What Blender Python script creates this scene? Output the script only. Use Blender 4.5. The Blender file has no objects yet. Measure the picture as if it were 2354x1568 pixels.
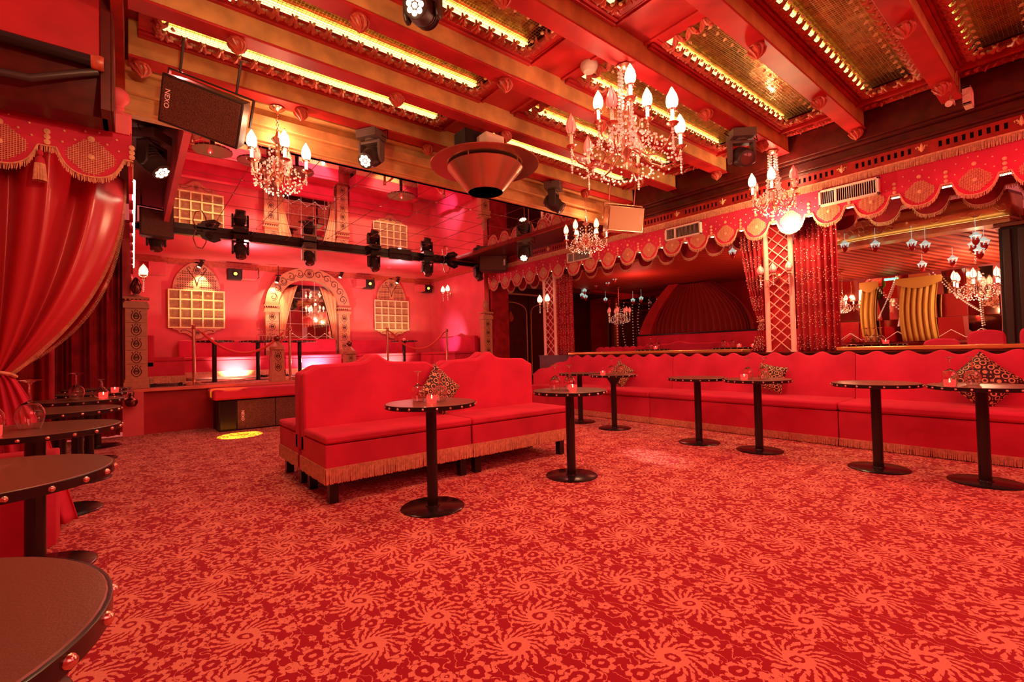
import bpy, math, random
from mathutils import Vector, Matrix
from math import sin, cos, pi, sqrt, atan2
RN = random.Random(11)
sc = bpy.context.scene
COL = sc.collection
# ---------------------------------------------------------------- camera
YAW, PIT, ROL, FPX, EYE = 0.67740342, 0.02343672, -0.02415256, 1083.964, 1.08
_fw = Vector((sin(YAW)*cos(PIT), cos(YAW)*cos(PIT), sin(PIT)))
_r0 = Vector((cos(YAW), -sin(YAW), 0)); _u0 = _r0.cross(_fw)
_r = _r0*cos(ROL) + _u0*sin(ROL); _u = -_r0*sin(ROL) + _u0*cos(ROL)
CAMP = Vector((0, 0, EYE))
cd = bpy.data.cameras.new('camera'); cam = bpy.data.objects.new('camera', cd); COL.objects.link(cam)
cd.sensor_width = 36; cd.lens = 36*FPX/2354; cd.clip_start = 0.02; cd.clip_end = 200
cam.matrix_world = Matrix(((_r.x, _u.x, -_fw.x, 0), (_r.y, _u.y, -_fw.y, 0), (_r.z, _u.z, -_fw.z, EYE), (0, 0, 0, 1)))
sc.camera = cam
# ---------------------------------------------------------------- world, exposure, general light
sc.view_settings.view_transform = 'Standard'; sc.view_settings.look = 'None'
sc.view_settings.gamma = 1; sc.view_settings.exposure = 0.15; sc.view_settings.use_curve_mapping = False
cy = sc.cycles; cy.max_bounces = 8; cy.diffuse_bounces = 3; cy.glossy_bounces = 4; cy.transmission_bounces = 8; cy.caustics_reflective = False; cy.caustics_refractive = False; cy.use_denoising = True; cy.sample_clamp_indirect = 6
w = bpy.data.worlds.new('world'); sc.world = w; w.use_nodes = True
w.node_tree.nodes['Background'].inputs[0].default_value = (1, .14, .12, 1)
w.node_tree.nodes['Background'].inputs[1].default_value = 0.5
def lamp(kind, loc, power, col, size=.05, aim=None, angle=60, blend=.5, name=None):
    l = bpy.data.lights.new(name or kind.lower()+'_light', kind); l.energy = power; l.color = col
    if kind == 'AREA': l.size = size
    else: l.shadow_soft_size = size
    if kind == 'SPOT': l.spot_size = math.radians(angle); l.spot_blend = blend
    o = bpy.data.objects.new(l.name, l); COL.objects.link(o); o.location = loc
    if aim is not None: o.rotation_euler = (Vector(aim)-Vector(loc)).to_track_quat('-Z', 'Y').to_euler()
    return o
REDL = (1, .22, .13); WARM = (1, .62, .30); GOLDL = (1, .78, .32)
# unseen area fills added behind the camera
lamp('AREA', (1.6, -1.6, 3.3), 80, (1, .16, .14), 2.5, (2.6, 3.5, .8), name='rear_fill_light')
lamp('AREA', (4.6, -1.6, 3.2), 52, (1, .16, .14), 2.0, (6, 3, 1), name='rear_fill_light')
# unseen wide spots added among the ceiling beams to light the seats from above
for dx, dy in ((2.4, .3), (1.0, 2.7), (2.6, 1.9), (4.7, 1.9), (4.4, 3.5), (2.2, 3.5), (5.3, 5.4), (3.6, 6.6), (1.6, 6.6), (.3, 4.45), (5.6, .3)):
    lamp('SPOT', (dx, dy, 3.35 if dy < 5 else 3.05), 44, (1, .16, .14), .012, (dx, dy, 0), 140, .6, name='overhead_fill_spot')
# alcove wash: added fill points under the low ceiling and floor uplights in front of the benches
lamp('POINT', (1.6, 9.6, 2.85), 45, (1, .30, .28), .03, name='alcove_fill')
lamp('POINT', (4.6, 9.6, 2.85), 45, (1, .30, .28), .03, name='alcove_fill')
lamp('SPOT', (1.62, 10.72, .72), 130, (1, .95, .45), .03, (1.62, 11.3, 1.15), 110, .8, name='uplight')
lamp('SPOT', (3.15, 10.65, .74), 130, (1, .9, .6), .03, (3.15, 11.2, 1.3), 120, .8, name='uplight')
lamp('SPOT', (5.0, 10.6, .74), 90, (1, .95, .4), .03, (5.0, 11.2, 1.2), 110, .8, name='uplight')
lamp('SPOT', (5.55, 10.0, 1.3), 45, (1, .55, .8), .03, (6.4, 10.3, 1.5), 70, .8, name='uplight')
lamp('POINT', (3.2, 10.3, 1.0), 30, (1, .32, .30), .03, name='uplight')
# raised booth room
lamp('POINT', (8.2, 3.2, 2.2), 30, (1, .16, .1), .2, name='booth_light')
lamp('POINT', (8.2, 6.0, 2.2), 18, (1, .16, .1), .2, name='booth_light')
# spots on the floor and the walls
lamp('SPOT', (5.45, 7.1, 2.85), 1500, (1, .45, .38), .03, (4.05, 2.85, 0), 6.5, 1, name='stage_spot')
lamp('SPOT', (.3, 6.1, 3.05), 3200, (1, .85, .04), .01, (1.17, 7.62, .0), 9, .08, name='yellow_spot')
lamp('SPOT', (.45, 8.75, 2.9), 420, (1, .8, .04), .01, (1.12, 8.3, .62), 12, .08, name='yellow_spot')
# ---------------------------------------------------------------- helpers: photo geometry
def ray(x, y): return _fw + (x-1177)/FPX*_r - (y-784)/FPX*_u
def zp(x, y, z): d = ray(x, y); return CAMP + d*((z-EYE)/d.z)
def xp(x, y, X): d = ray(x, y); return CAMP + d*(X/d.x)
def yp(x, y, Y): d = ray(x, y); return CAMP + d*(Y/d.y)
# ---------------------------------------------------------------- helpers: mesh
class MB:
    def __init__(s): s.v = []; s.f = []; s.m = []; s.k = 0
    def add(s, vs, fs):
        b = len(s.v); s.v += [tuple(v) for v in vs]; s.f += [tuple(i+b for i in f) for f in fs]; s.m += [s.k]*len(fs); return s
    def box(s, x0, x1, y0, y1, z0, z1):
        vs = [(x, y, z) for x in (x0, x1) for y in (y0, y1) for z in (z0, z1)]
        return s.add(vs, [(0,1,3,2),(4,6,7,5),(0,4,5,1),(2,3,7,6),(0,2,6,4),(1,5,7,3)])
    def quad(s, a, b, c, d): return s.add([a, b, c, d], [(0,1,2,3)])
    def bar(s, p, q, wd, th=None, up=(0, 0, 1)):
        th = th or wd; p = Vector(p); q = Vector(q); t = (q-p).normalized(); u = Vector(up)
        if abs(t.dot(u)) > .98: u = Vector((1, 0, 0)) if abs(t.x) < .9 else Vector((0, 1, 0))
        a = t.cross(u).normalized(); b = a.cross(t)
        vs = [e + a*i*wd/2 + b*j*th/2 for e in (p, q) for i in (-1, 1) for j in (-1, 1)]
        return s.add(vs, [(0,1,3,2),(4,6,7,5),(0,4,5,1),(2,3,7,6),(0,2,6,4),(1,5,7,3)])
    def lathe(s, prof, c=(0, 0, 0), n=24, axis=(0, 0, 1)):
        ax = Vector(axis).normalized(); q = Vector((0, 0, 1)).rotation_difference(ax); c = Vector(c); vs = []; fs = []
        for r, z in prof:
            for i in range(n):
                a = 2*pi*i/n; vs.append(c + q @ Vector((r*cos(a), r*sin(a), z)))
        m = len(prof)
        for j in range(m-1):
            for i in range(n):
                i2 = (i+1) % n; fs.append((j*n+i, j*n+i2, (j+1)*n+i2, (j+1)*n+i))
        if prof[0][0] > 1e-5: fs.append(tuple(range(n-1, -1, -1)))
        if prof[-1][0] > 1e-5: fs.append(tuple((m-1)*n+i for i in range(n)))
        return s.add(vs, fs)
    def cyl(s, p, q, r, r2=None, n=16):
        p = Vector(p); d = Vector(q)-p; return s.lathe([(r, 0), (r if r2 is None else r2, d.length)], p, n, d)
    def sph(s, c, r, n=12, sz=1.0):
        m = max(4, n//2); return s.lathe([(max(1e-6, r*sin(pi*i/m)), -r*sz*cos(pi*i/m)) for i in range(m+1)], c, n)
    def tube(s, pts, r, n=6):
        pts = [Vector(p) for p in pts]; L = len(pts); vs = []; fs = []
        t0 = (pts[1]-pts[0]).normalized(); u = Vector((0, 0, 1)) if abs(t0.z) < .9 else Vector((1, 0, 0)); a = t0.cross(u).normalized()
        for i, p in enumerate(pts):
            t = (pts[min(i+1, L-1)]-pts[max(i-1, 0)]).normalized()
            a = (a - t*a.dot(t)).normalized(); b = t.cross(a); rr = r[i] if isinstance(r, (list, tuple)) else r
            for k in range(n): g = 2*pi*k/n; vs.append(p + (a*cos(g)+b*sin(g))*rr)
        for i in range(L-1):
            for k in range(n): k2 = (k+1) % n; fs.append((i*n+k, i*n+k2, (i+1)*n+k2, (i+1)*n+k))
        fs += [tuple(range(n-1, -1, -1)), tuple((L-1)*n+k for k in range(n))]
        return s.add(vs, fs)
    def prism(s, poly, fn, d0, d1):          # poly of (a,b); fn(a,b,d) -> point
        n = len(poly); vs = [fn(a, b, d0) for a, b in poly] + [fn(a, b, d1) for a, b in poly]
        return s.add(vs, [tuple(range(n-1, -1, -1)), tuple(range(n, 2*n))] + [(i, (i+1) % n, n+(i+1) % n, n+i) for i in range(n)])
    def grid(s, fn, nu, nv, thick=0):
        vs = [fn(i/nu, j/nv) for j in range(nv+1) for i in range(nu+1)]
        return s.add(vs, [(j*(nu+1)+i, j*(nu+1)+i+1, (j+1)*(nu+1)+i+1, (j+1)*(nu+1)+i) for j in range(nv) for i in range(nu)])
    def build(s, name, mats, parent=None, loc=None, bevel=0, sub=0, smooth=True, solid=0):
        me = bpy.data.meshes.new(name)
        off = Vector((0, 0, 0))
        if loc is not None: off = Vector(loc)
        elif parent is not None:
            q = parent
            while q is not None:
                if q.name in WORLD: off = WORLD[q.name]; break
                q = q.parent
        me.from_pydata([tuple(Vector(v)-off) for v in s.v], [], s.f)
        if not isinstance(mats, (list, tuple)): mats = [mats]
        for m in mats: me.materials.append(m)
        if len(mats) > 1: me.polygons.foreach_set('material_index', s.m)
        me.update()
        if smooth: me.shade_smooth(); me.set_sharp_from_angle(angle=math.radians(38))
        o = bpy.data.objects.new(name, me); COL.objects.link(o)
        KIDS[o.name] = []
        if parent is not None:
            o.parent = parent; KIDS[parent.name].append(o)
        elif loc is not None: o.location = loc
        if bevel:
            b = o.modifiers.new('b', 'BEVEL'); b.width = bevel; b.segments = 2; b.limit_method = 'ANGLE'
        if name in STUFFP: o['kind'] = 'stuff'
        if solid:
            b = o.modifiers.new('s', 'SOLIDIFY'); b.thickness = solid; b.offset = 0
        if sub:
            b = o.modifiers.new('u', 'SUBSURF'); b.levels = sub; b.render_levels = sub
        return o
KIDS = {}; WORLD = {}; STUFFP = ('crystal_basket', 'crystal_garland', 'crystal_strands', 'crystal_drop', 'sequin_starbursts', 'bead_strings', 'beaded_joints', 'mirror_screws')
def tag(o, label, cat, group=None):
    o['label'] = label; o['category'] = cat
    if group: o['group'] = group
    return o
def thing(name, loc, label, cat, group=None, rz=0):
    o = bpy.data.objects.new(name, None); COL.objects.link(o); o.location = loc; o.rotation_euler = (0, 0, rz); o.empty_display_size = .1
    KIDS[o.name] = []
    return tag(o, label, cat, group)
def world(o):            # parts built in world coordinates under an un-rotated empty
    WORLD[o.name] = Vector(o.location); return o
def struct(o): o['kind'] = 'structure'; return o
def dup(o, loc=None, label=None, rz=None, group=None, parent=None, scale=None):
    c = o.copy(); COL.objects.link(c)
    if parent is not None: c.parent = parent
    KIDS[c.name] = []
    if parent is not None: KIDS[parent.name].append(c)
    for ch in list(KIDS.get(o.name, ())): dup(ch, parent=c)
    if loc is not None: c.location = loc
    if label: c['label'] = label
    if rz is not None: c.rotation_euler = (0, 0, rz)
    if group: c['group'] = group
    if scale: c.scale = scale
    return c
# ---------------------------------------------------------------- materials
def mat(name, col, rough=.5, metal=0, spec=.5, emit=None, es=0, sheen=0, noise=0, nscale=8, bump=0, bscale=60, trans=0, ior=1.45, col2=None, coat=0):
    m = bpy.data.materials.new(name); m.use_nodes = True; nt = m.node_tree; N = nt.nodes; Lk = nt.links; p = N['Principled BSDF']
    I = p.inputs; I['Base Color'].default_value = (*col, 1); I['Roughness'].default_value = rough; I['Metallic'].default_value = metal
    I['Specular IOR Level'].default_value = spec; I['Transmission Weight'].default_value = trans; I['IOR'].default_value = ior
    I['Sheen Weight'].default_value = sheen; I['Coat Weight'].default_value = coat
    if sheen: I['Sheen Roughness'].default_value = .4; I['Sheen Tint'].default_value = (1, .3, .25, 1)
    if emit: I['Emission Color'].default_value = (*emit, 1); I['Emission Strength'].default_value = es
    tc = N.new('ShaderNodeTexCoord')
    if noise or col2:
        n = N.new('ShaderNodeTexNoise'); n.inputs['Scale'].default_value = nscale; n.inputs['Detail'].default_value = 4
        r = N.new('ShaderNodeMix'); r.data_type = 'RGBA'; c2 = col2 or tuple(c*(1-noise) for c in col)
        rm = N.new('ShaderNodeMapRange'); rm.inputs[1].default_value = .35; rm.inputs[2].default_value = .65
        r.inputs[6].default_value = (*col, 1); r.inputs[7].default_value = (*c2, 1)
        Lk.new(tc.outputs['Object'], n.inputs['Vector']); Lk.new(n.outputs['Fac'], rm.inputs[0]); Lk.new(rm.outputs[0], r.inputs[0]); Lk.new(r.outputs[2], I['Base Color'])
    if bump:
        n = N.new('ShaderNodeTexNoise'); n.inputs['Scale'].default_value = bscale; b = N.new('ShaderNodeBump'); b.inputs['Strength'].default_value = bump; b.inputs['Distance'].default_value = .01
        Lk.new(tc.outputs['Object'], n.inputs['Vector']); Lk.new(n.outputs['Fac'], b.inputs['Height']); Lk.new(b.outputs[0], I['Normal'])
    return m
velvet = mat('red_velvet', (.70, .04, .10), .75, spec=.15, sheen=.3, col2=(.52, .028, .07), nscale=2.2)
velvet_dark = mat('dark_red_velvet', (.42, .02, .035), .8, spec=.15, sheen=.3, noise=.4, nscale=6)
wallred = mat('red_wall_paint', (.86, .13, .17), .5, spec=.35, noise=.15, nscale=2.5)
wallred2 = mat('crimson_wall_paint', (.55, .015, .025), .6, noise=.3, nscale=3)
ceilred = mat('red_ceiling_board', (.55, .02, .025), .45, noise=.25, nscale=5)
woodred = mat('red_stained_wood', (.40, .02, .015), .35, noise=.35, nscale=9)
beamwood = mat('golden_brown_beam_paint', (.80, .42, .16), .4, noise=.3, nscale=6)
darkwood = mat('dark_red_wood', (.10, .008, .006), .35, noise=.4, nscale=12)
black = mat('black_metal', (.014, .010, .010), .22, spec=.6)
blackm = mat('black_matte', (.02, .012, .012), .6)
blackp = mat('black_plastic', (.05, .03, .028), .4)
greym = mat('grey_casing', (.14, .10, .09), .4)
chrome = mat('chrome', (.8, .6, .55), .12, metal=1)
stud = mat('brass_stud', (.85, .62, .5), .18, metal=1)
fringem = mat('gold_fringe', (.85, .42, .25), .7, noise=.3, nscale=40)
goldcut = mat('gold_applique', (.85, .45, .25), .5, noise=.2, nscale=30)
cream = mat('cream_paint', (.85, .62, .48), .45)
pinkpost = mat('pink_gloss_paint', (.9, .50, .42), .25)
tilepat = mat('terracotta_tile', (.66, .27, .17), .4, noise=.15, nscale=20)
inkdark = mat('dark_brown_ink', (.09, .02, .015), .5)
yellowlit = mat('yellow_lit_lattice', (.95, .80, .42), .4)  # yellow light on the left window bars put into the colour
lattb = mat('lattice_backing', (.75, .45, .25), .5, col2=(.5, .22, .12), nscale=60)
mirror = mat('mirror_glass', (.92, .80, .80), .02, metal=1)
seam = mat('mirror_joint', (.25, .03, .03), .5)
goldmir = mat('gold_mirror', (.80, .68, .28), .16, metal=1, noise=.55, nscale=14, bump=.35, bscale=9)
goldwire = mat('gold_wire', (.85, .62, .3), .3, metal=.8)
carve = mat('carved_red_gilt', (.62, .10, .06), .35, noise=.35, nscale=25)
carve2 = mat('gilt_tip', (.9, .5, .25), .3, noise=.2, nscale=25)
ledy = mat('warm_led_strip', (1, .9, .5), .5, emit=(1, .70, .22), es=3.2)
ledw = mat('white_led', (1, 1, .9), .5, emit=(.9, .95, .6), es=7)
bulb = mat('lit_bulb', (1, .9, .7), .5, emit=(1, .72, .45), es=9)
lenslit = mat('lit_lens', (1, .9, .7), .4, emit=(1, .6, .4), es=3.2)
shadehot = mat('lit_glass_shade', (1, .85, .7), .4, emit=(1, .55, .36), es=2.4)
shadered = mat('pink_glass_shade', (1, .45, .4), .35, emit=(1, .16, .12), es=.55)
candlem = mat('ivory_candle_tube', (.9, .75, .55), .5, emit=(1, .45, .2), es=.35)
crystal = mat('crystal', (1, .8, .72), .05, trans=.5, ior=1.5, emit=(1, .5, .32), es=.22)  # weak glow added to the crystals, which hold no lamp
gilt = mat('gilt_metal', (.9, .55, .38), .22, metal=1)
giltdark = mat('dark_bronze', (.25, .1, .08), .3, metal=1)
glass = mat('clear_glass', (1, .9, .88), .02, trans=1, ior=1.6)
flame = mat('candle_flame', (1, .8, .5), .5, emit=(1, .6, .35), es=22)
redglass = mat('red_glass', (1, .12, .12), .05, trans=.85, ior=1.45, emit=(1, .08, .06), es=.4)
copper = mat('brushed_copper', (.62, .33, .22), .25, metal=.9, bump=.1, bscale=20)
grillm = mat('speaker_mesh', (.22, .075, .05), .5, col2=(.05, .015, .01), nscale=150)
grillo = mat('orange_lit_mesh', (.80, .46, .26), .45, col2=(.6, .3, .16), nscale=320)  # orange light on this speaker mesh painted into its colour
whitep = mat('white_enamel', (.85, .68, .6), .4)
logo = mat('logo_print', (1, .45, .35), .5, emit=(1, .3, .2), es=.4)
drapem = mat('pleated_dark_drape', (.34, .03, .03), .6, sheen=.4)
yellowlens = mat('yellow_lens', (1, .8, .1), .2, emit=(1, .75, .08), es=2.5)
greenled = mat('green_led', (.2, 1, .4), .4, emit=(.1, 1, .45), es=4)
ropem = mat('red_velvet_rope', (.85, .08, .07), .6, sheen=.4)
lacquer = mat('black_lacquer_tabletop', (.17, .10, .055), .33, spec=.8, bump=.06, bscale=260, coat=.2)

def carpet_mat():
    m = bpy.data.materials.new('floral_carpet'); m.use_nodes = True; nt = m.node_tree; N = nt.nodes; Lk = nt.links; p = N['Principled BSDF']
    geo = N.new('ShaderNodeNewGeometry')
    def mth(op, a, b=None, c=None):
        n = N.new('ShaderNodeMath'); n.operation = op
        for i, v in enumerate((a, b, c)):
            if v is None: continue
            if isinstance(v, (int, float)): n.inputs[i].default_value = v
            else: Lk.new(v, n.inputs[i])
        return n.outputs[0]
    wn = N.new('ShaderNodeTexNoise'); wn.inputs['Scale'].default_value = 9; wn.inputs['Detail'].default_value = 2; Lk.new(geo.outputs['Position'], wn.inputs['Vector'])
    wp = N.new('ShaderNodeVectorMath'); wp.operation = 'MULTIPLY_ADD'; Lk.new(wn.outputs['Color'], wp.inputs[0]); wp.inputs[1].default_value = (.05, .05, 0); Lk.new(geo.outputs['Position'], wp.inputs[2])
    wn2 = N.new('ShaderNodeTexNoise'); wn2.inputs['Scale'].default_value = 75; wn2.inputs['Detail'].default_value = 1; Lk.new(geo.outputs['Position'], wn2.inputs['Vector'])
    wq = N.new('ShaderNodeVectorMath'); wq.operation = 'MULTIPLY_ADD'; Lk.new(wn2.outputs['Color'], wq.inputs[0]); wq.inputs[1].default_value = (.016, .016, 0); Lk.new(wp.outputs[0], wq.inputs[2]); wp = wq
    def cell(scale, rnd, off=(0, 0, 0)):
        mp = N.new('ShaderNodeVectorMath'); mp.operation = 'MULTIPLY_ADD'; Lk.new(wp.outputs[0], mp.inputs[0]); mp.inputs[1].default_value = (scale, scale, 0); mp.inputs[2].default_value = off
        v = N.new('ShaderNodeTexVoronoi'); v.voronoi_dimensions = '2D'; v.inputs['Scale'].default_value = 1; v.inputs['Randomness'].default_value = rnd; Lk.new(mp.outputs[0], v.inputs['Vector'])
        sub = N.new('ShaderNodeVectorMath'); sub.operation = 'SUBTRACT'; Lk.new(mp.outputs[0], sub.inputs[0]); Lk.new(v.outputs['Position'], sub.inputs[1])
        sp = N.new('ShaderNodeSeparateXYZ'); Lk.new(sub.outputs[0], sp.inputs[0]); sc_ = N.new('ShaderNodeSeparateColor'); Lk.new(v.outputs['Color'], sc_.inputs[0])
        a = mth('ARCTAN2', sp.outputs[1], sp.outputs[0]); a = mth('MULTIPLY_ADD', sc_.outputs[0], 6.28, a)
        return v.outputs['Distance'], a, sc_.outputs[1]
    def flower(scale, rnd, R, n, off, ring=0, hole=.25):
        d, a, c = cell(scale, rnd, off)
        pet = mth('ABSOLUTE', mth('COSINE', mth('MULTIPLY', a, n/2))); lim = mth('MULTIPLY_ADD', pet, R*.42, R*.58)
        k = mth('LESS_THAN', d, lim)
        if ring > 0: k = mth('MULTIPLY', k, mth('GREATER_THAN', mth('SINE', mth('MULTIPLY', d, ring)), -.45)); 
        if ring < 0: k = mth('MAXIMUM', mth('MULTIPLY', k, mth('GREATER_THAN', mth('SINE', mth('MULTIPLY', mth('ADD', a, mth('MULTIPLY', d, 3)), n)), -.25)), mth('LESS_THAN', d, R*.42))
        # dark eye
        eye = mth('MULTIPLY', mth('GREATER_THAN', d, R*hole*.5), mth('LESS_THAN', d, R*hole)); return mth('MULTIPLY', k, mth('SUBTRACT', 1, eye))
    def rnd_mask(scale, rnd, off, th):
        d, a, c = cell(scale, rnd, off); return mth('GREATER_THAN', c, th)
    def region(scale, rnd, off, R): d, a, c = cell(scale, rnd, off); return mth('LESS_THAN', d, R)
    big = flower(2.8, .6, .36, 16, (.3, .2, 0), -1, .2); rb = region(2.8, .6, (.3, .2, 0), .33)
    med = flower(5.6, .7, .33, 7, (3.1, 1.7, 0), 34, .35); rm_ = region(5.6, .7, (3.1, 1.7, 0), .31)
    sm = mth('MULTIPLY', flower(11, .75, .36, 5, (7.7, 4.4, 0)), rnd_mask(11, .75, (7.7, 4.4, 0), .27))
    sm2 = mth('MULTIPLY', flower(19, .9, .30, 4, (1.7, 9.4, 0)), rnd_mask(19, .9, (1.7, 9.4, 0), .4))
    lf = N.new('ShaderNodeTexWave'); lf.wave_type = 'BANDS'; lf.inputs['Scale'].default_value = 7; lf.inputs['Distortion'].default_value = 9; lf.inputs['Detail'].default_value = 1; lf.inputs['Detail Scale'].default_value = 2.2
    Lk.new(wp.outputs[0], lf.inputs['Vector']); stem = mth('GREATER_THAN', lf.outputs['Fac'], .975)
    base = mth('MAXIMUM', mth('MAXIMUM', sm, sm2), stem)
    base = mth('MULTIPLY', base, mth('SUBTRACT', 1, rm_)); base = mth('MAXIMUM', base, med)
    base = mth('MULTIPLY', base, mth('SUBTRACT', 1, rb)); mk = mth('MAXIMUM', base, big)
    fz = N.new('ShaderNodeTexNoise'); fz.inputs['Scale'].default_value = 160; Lk.new(geo.outputs['Position'], fz.inputs['Vector'])
    mk = mth('MULTIPLY', mk, mth('MULTIPLY_ADD', fz.outputs['Fac'], .5, .6))
    mx = N.new('ShaderNodeMix'); mx.data_type = 'RGBA'; mx.inputs[6].default_value = (.36, .010, .026, 1); mx.inputs[7].default_value = (.86, .37, .25, 1); Lk.new(mk, mx.inputs[0])
    Lk.new(mx.outputs[2], p.inputs['Base Color']); p.inputs['Roughness'].default_value = .9; p.inputs['Specular IOR Level'].default_value = .1; p.inputs['Sheen Weight'].default_value = .15
    return m
carpet = carpet_mat()
def damask_mat():
    m = bpy.data.materials.new('black_gold_rosette_fabric'); m.use_nodes = True; nt = m.node_tree; N = nt.nodes; Lk = nt.links; p = N['Principled BSDF']
    tc = N.new('ShaderNodeTexCoord'); v = N.new('ShaderNodeTexVoronoi'); v.inputs['Scale'].default_value = 17; v.inputs['Randomness'].default_value = .25; Lk.new(tc.outputs['Object'], v.inputs['Vector'])
    s = N.new('ShaderNodeMath'); s.operation = 'MULTIPLY'; s.inputs[1].default_value = 19; Lk.new(v.outputs['Distance'], s.inputs[0])
    s2 = N.new('ShaderNodeMath'); s2.operation = 'SINE'; Lk.new(s.outputs[0], s2.inputs[0]); g = N.new('ShaderNodeMath'); g.operation = 'GREATER_THAN'; g.inputs[1].default_value = .35; Lk.new(s2.outputs[0], g.inputs[0])
    mx = N.new('ShaderNodeMix'); mx.data_type = 'RGBA'; mx.inputs[6].default_value = (.03, .008, .006, 1); mx.inputs[7].default_value = (.70, .42, .20, 1); Lk.new(g.outputs[0], mx.inputs[0]); Lk.new(mx.outputs[2], p.inputs['Base Color']); p.inputs['Roughness'].default_value = .6
    return m
damask = damask_mat()
def stripes(name, c1, c2, scale, axis, rough=.6):
    m = bpy.data.materials.new(name); m.use_nodes = True; nt = m.node_tree; N = nt.nodes; Lk = nt.links; p = N['Principled BSDF']
    g = N.new('ShaderNodeNewGeometry'); wv = N.new('ShaderNodeTexWave'); wv.bands_direction = axis; wv.inputs['Scale'].default_value = scale; wv.inputs['Distortion'].default_value = .6; Lk.new(g.outputs['Position'], wv.inputs['Vector'])
    mx = N.new('ShaderNodeMix'); mx.data_type = 'RGBA'; mx.inputs[6].default_value = (*c1, 1); mx.inputs[7].default_value = (*c2, 1); Lk.new(wv.outputs['Fac'], mx.inputs[0]); Lk.new(mx.outputs[2], p.inputs['Base Color']); p.inputs['Roughness'].default_value = rough
    b = N.new('ShaderNodeBump'); b.inputs['Distance'].default_value = .02; Lk.new(wv.outputs['Fac'], b.inputs['Height']); Lk.new(b.outputs[0], p.inputs['Normal'])
    return m
bamboo = stripes('ribbed_red_bamboo', (.75, .12, .06), (.3, .03, .02), 5, 'DIAGONAL')

# ================================================================ THE SETTING
ZB, ZC = 3.45, 3.66        # beam underside, ceiling panel level
ZM = 3.13                  # mirrored soffit and alcove ceiling
PL = .66                   # platform level
X0, XW, YA, YB = 0.0, 6.45, 8.8, 11.6
b = MB(); b.box(-2.6, 5.95, -3.2, 8.86, -.06, 0); b.box(5.95, 6.75, -3.2, 9.2, -.06, 0); struct(b.build('floor', carpet, loc=(0, 0, 0), smooth=False))
b = MB(); b.box(-.02, 6.6, 8.84, YB+.1, .0, PL-.005); struct(b.build('floor_platform_base', wallred2, loc=(0, 0, 0), smooth=False))
b = MB(); b.box(-.02, 6.6, 8.78, YB, PL-.005, PL+.012); struct(b.build('floor_platform', carpet, loc=(0, 0, 0), bevel=.01))
b = MB(); b.box(-.02, 6.6, 8.755, 8.79, PL-.03, PL+.014); struct(b.build('trim_1', gilt, loc=(0, 0, 0)))
b = MB(); b.box(-.2, 6.8, YB, YB+.1, 0, ZM+.02); struct(b.build('wall_back', wallred, loc=(0, 0, 0), smooth=False))
b = MB(); b.box(6.47, 6.60, 9.04, YB, 0, ZM); struct(b.build('wall_alcove_right', wallred, loc=(0, 0, 0), smooth=False))
b = MB(); b.box(-.12, -.02, 9.04, YB, 0, ZM); struct(b.build('wall_alcove_left', wallred, loc=(0, 0, 0), smooth=False))
b = MB(); b.box(-.12, 6.8, 8.98, YB+.1, ZM, ZM+.05); struct(b.build('ceiling_alcove', wallred, loc=(0, 0, 0), smooth=False))
# cornice of the alcove
b = MB(); b.box(-.02, 6.47, YB-.05, YB, ZM-.07, ZM); b.box(-.02, 6.47, YB-.03, YB, ZM-.12, ZM-.07); b.box(6.42, 6.47, 8.98, YB, ZM-.07, ZM); struct(b.build('trim_2', carve, loc=(0, 0, 0)))
# high ceiling slab over the hall, soffit sides
b = MB(); b.box(-.12, 6.45, -3.2, 5.1, ZC+.09, ZC+.2); struct(b.build('ceiling', ceilred, loc=(0, 0, 0), smooth=False))
b = MB()
for y0, y1, z0, z1 in ((4.96, 5.06, ZM, ZC+.1), (4.90, 4.97, ZM+.16, ZM+.26), (4.93, 4.97, ZM+.02, ZM+.12), (4.86, 4.97, ZM+.34, ZM+.40)): b.box(-.12, 6.3, y0, y1, z0, z1)
struct(b.build('ceiling_bulkhead', beamwood, loc=(0, 0, 0), bevel=.006))
b = MB(); b.box(5.44, 6.45, 4.96, 9.0, ZM+.05, ZM+.12); b.box(-.12, .36, 5.06, 9.0, ZM+.3, ZM+.35); struct(b.build('ceiling_side_strip', darkwood, loc=(0, 0, 0), smooth=False))
b = MB(); b.box(.36, .42, 5.06, 8.9, ZM-.02, ZM+.3); struct(b.build('trim_3', wallred, loc=(0, 0, 0)))
# mirrored soffit
t = world(thing('mirrored_ceiling', (2.9, 7, ZM), 'large mirrored ceiling of square tiles above the dance floor', 'mirror'))
b = MB(); b.box(.42, 5.44, 5.0, 8.88, ZM, ZM+.01); b.build('mirror_glass', mirror, t, smooth=False)
b = MB(); s_ = MB()
nx = 9; ny = 7
for i in range(nx+1):
    x = .42+5.02*i/nx; b.box(x-.003, x+.003, 5.0, 8.88, ZM-.002, ZM)
for j in range(ny+1):
    y = 5.0+3.88*j/ny; b.box(.42, 5.44, y-.003, y+.003, ZM-.002, ZM)
b.build('tile_joint', seam, t, smooth=False)
for i in range(1, nx):
    for j in range(1, ny): s_.lathe([(.014, 0), (.012, -.006), (.0001, -.010)], (.42+5.02*i/nx, 5.0+3.88*j/ny, ZM), 8)
s_.build('mirror_screws', stud, t)
# dark rail in front of the alcove ceiling, runs on to the right
b = MB(); b.box(.0, 6.2, 8.88, 8.98, ZM-.085, ZM); b.box(.42, 5.44, 8.87, 8.885, ZM-.015, ZM-.003)
tag(b.build('lighting_rail', black, loc=(3, 8.9, ZM)), 'long black lighting rail along the mirrored ceiling edge', 'rail')
b = MB(); b.box(5.42, 5.47, 5.0, 8.9, ZM-.03, ZM+.08); struct(b.build('trim_4', woodred, loc=(0, 0, 0)))

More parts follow.
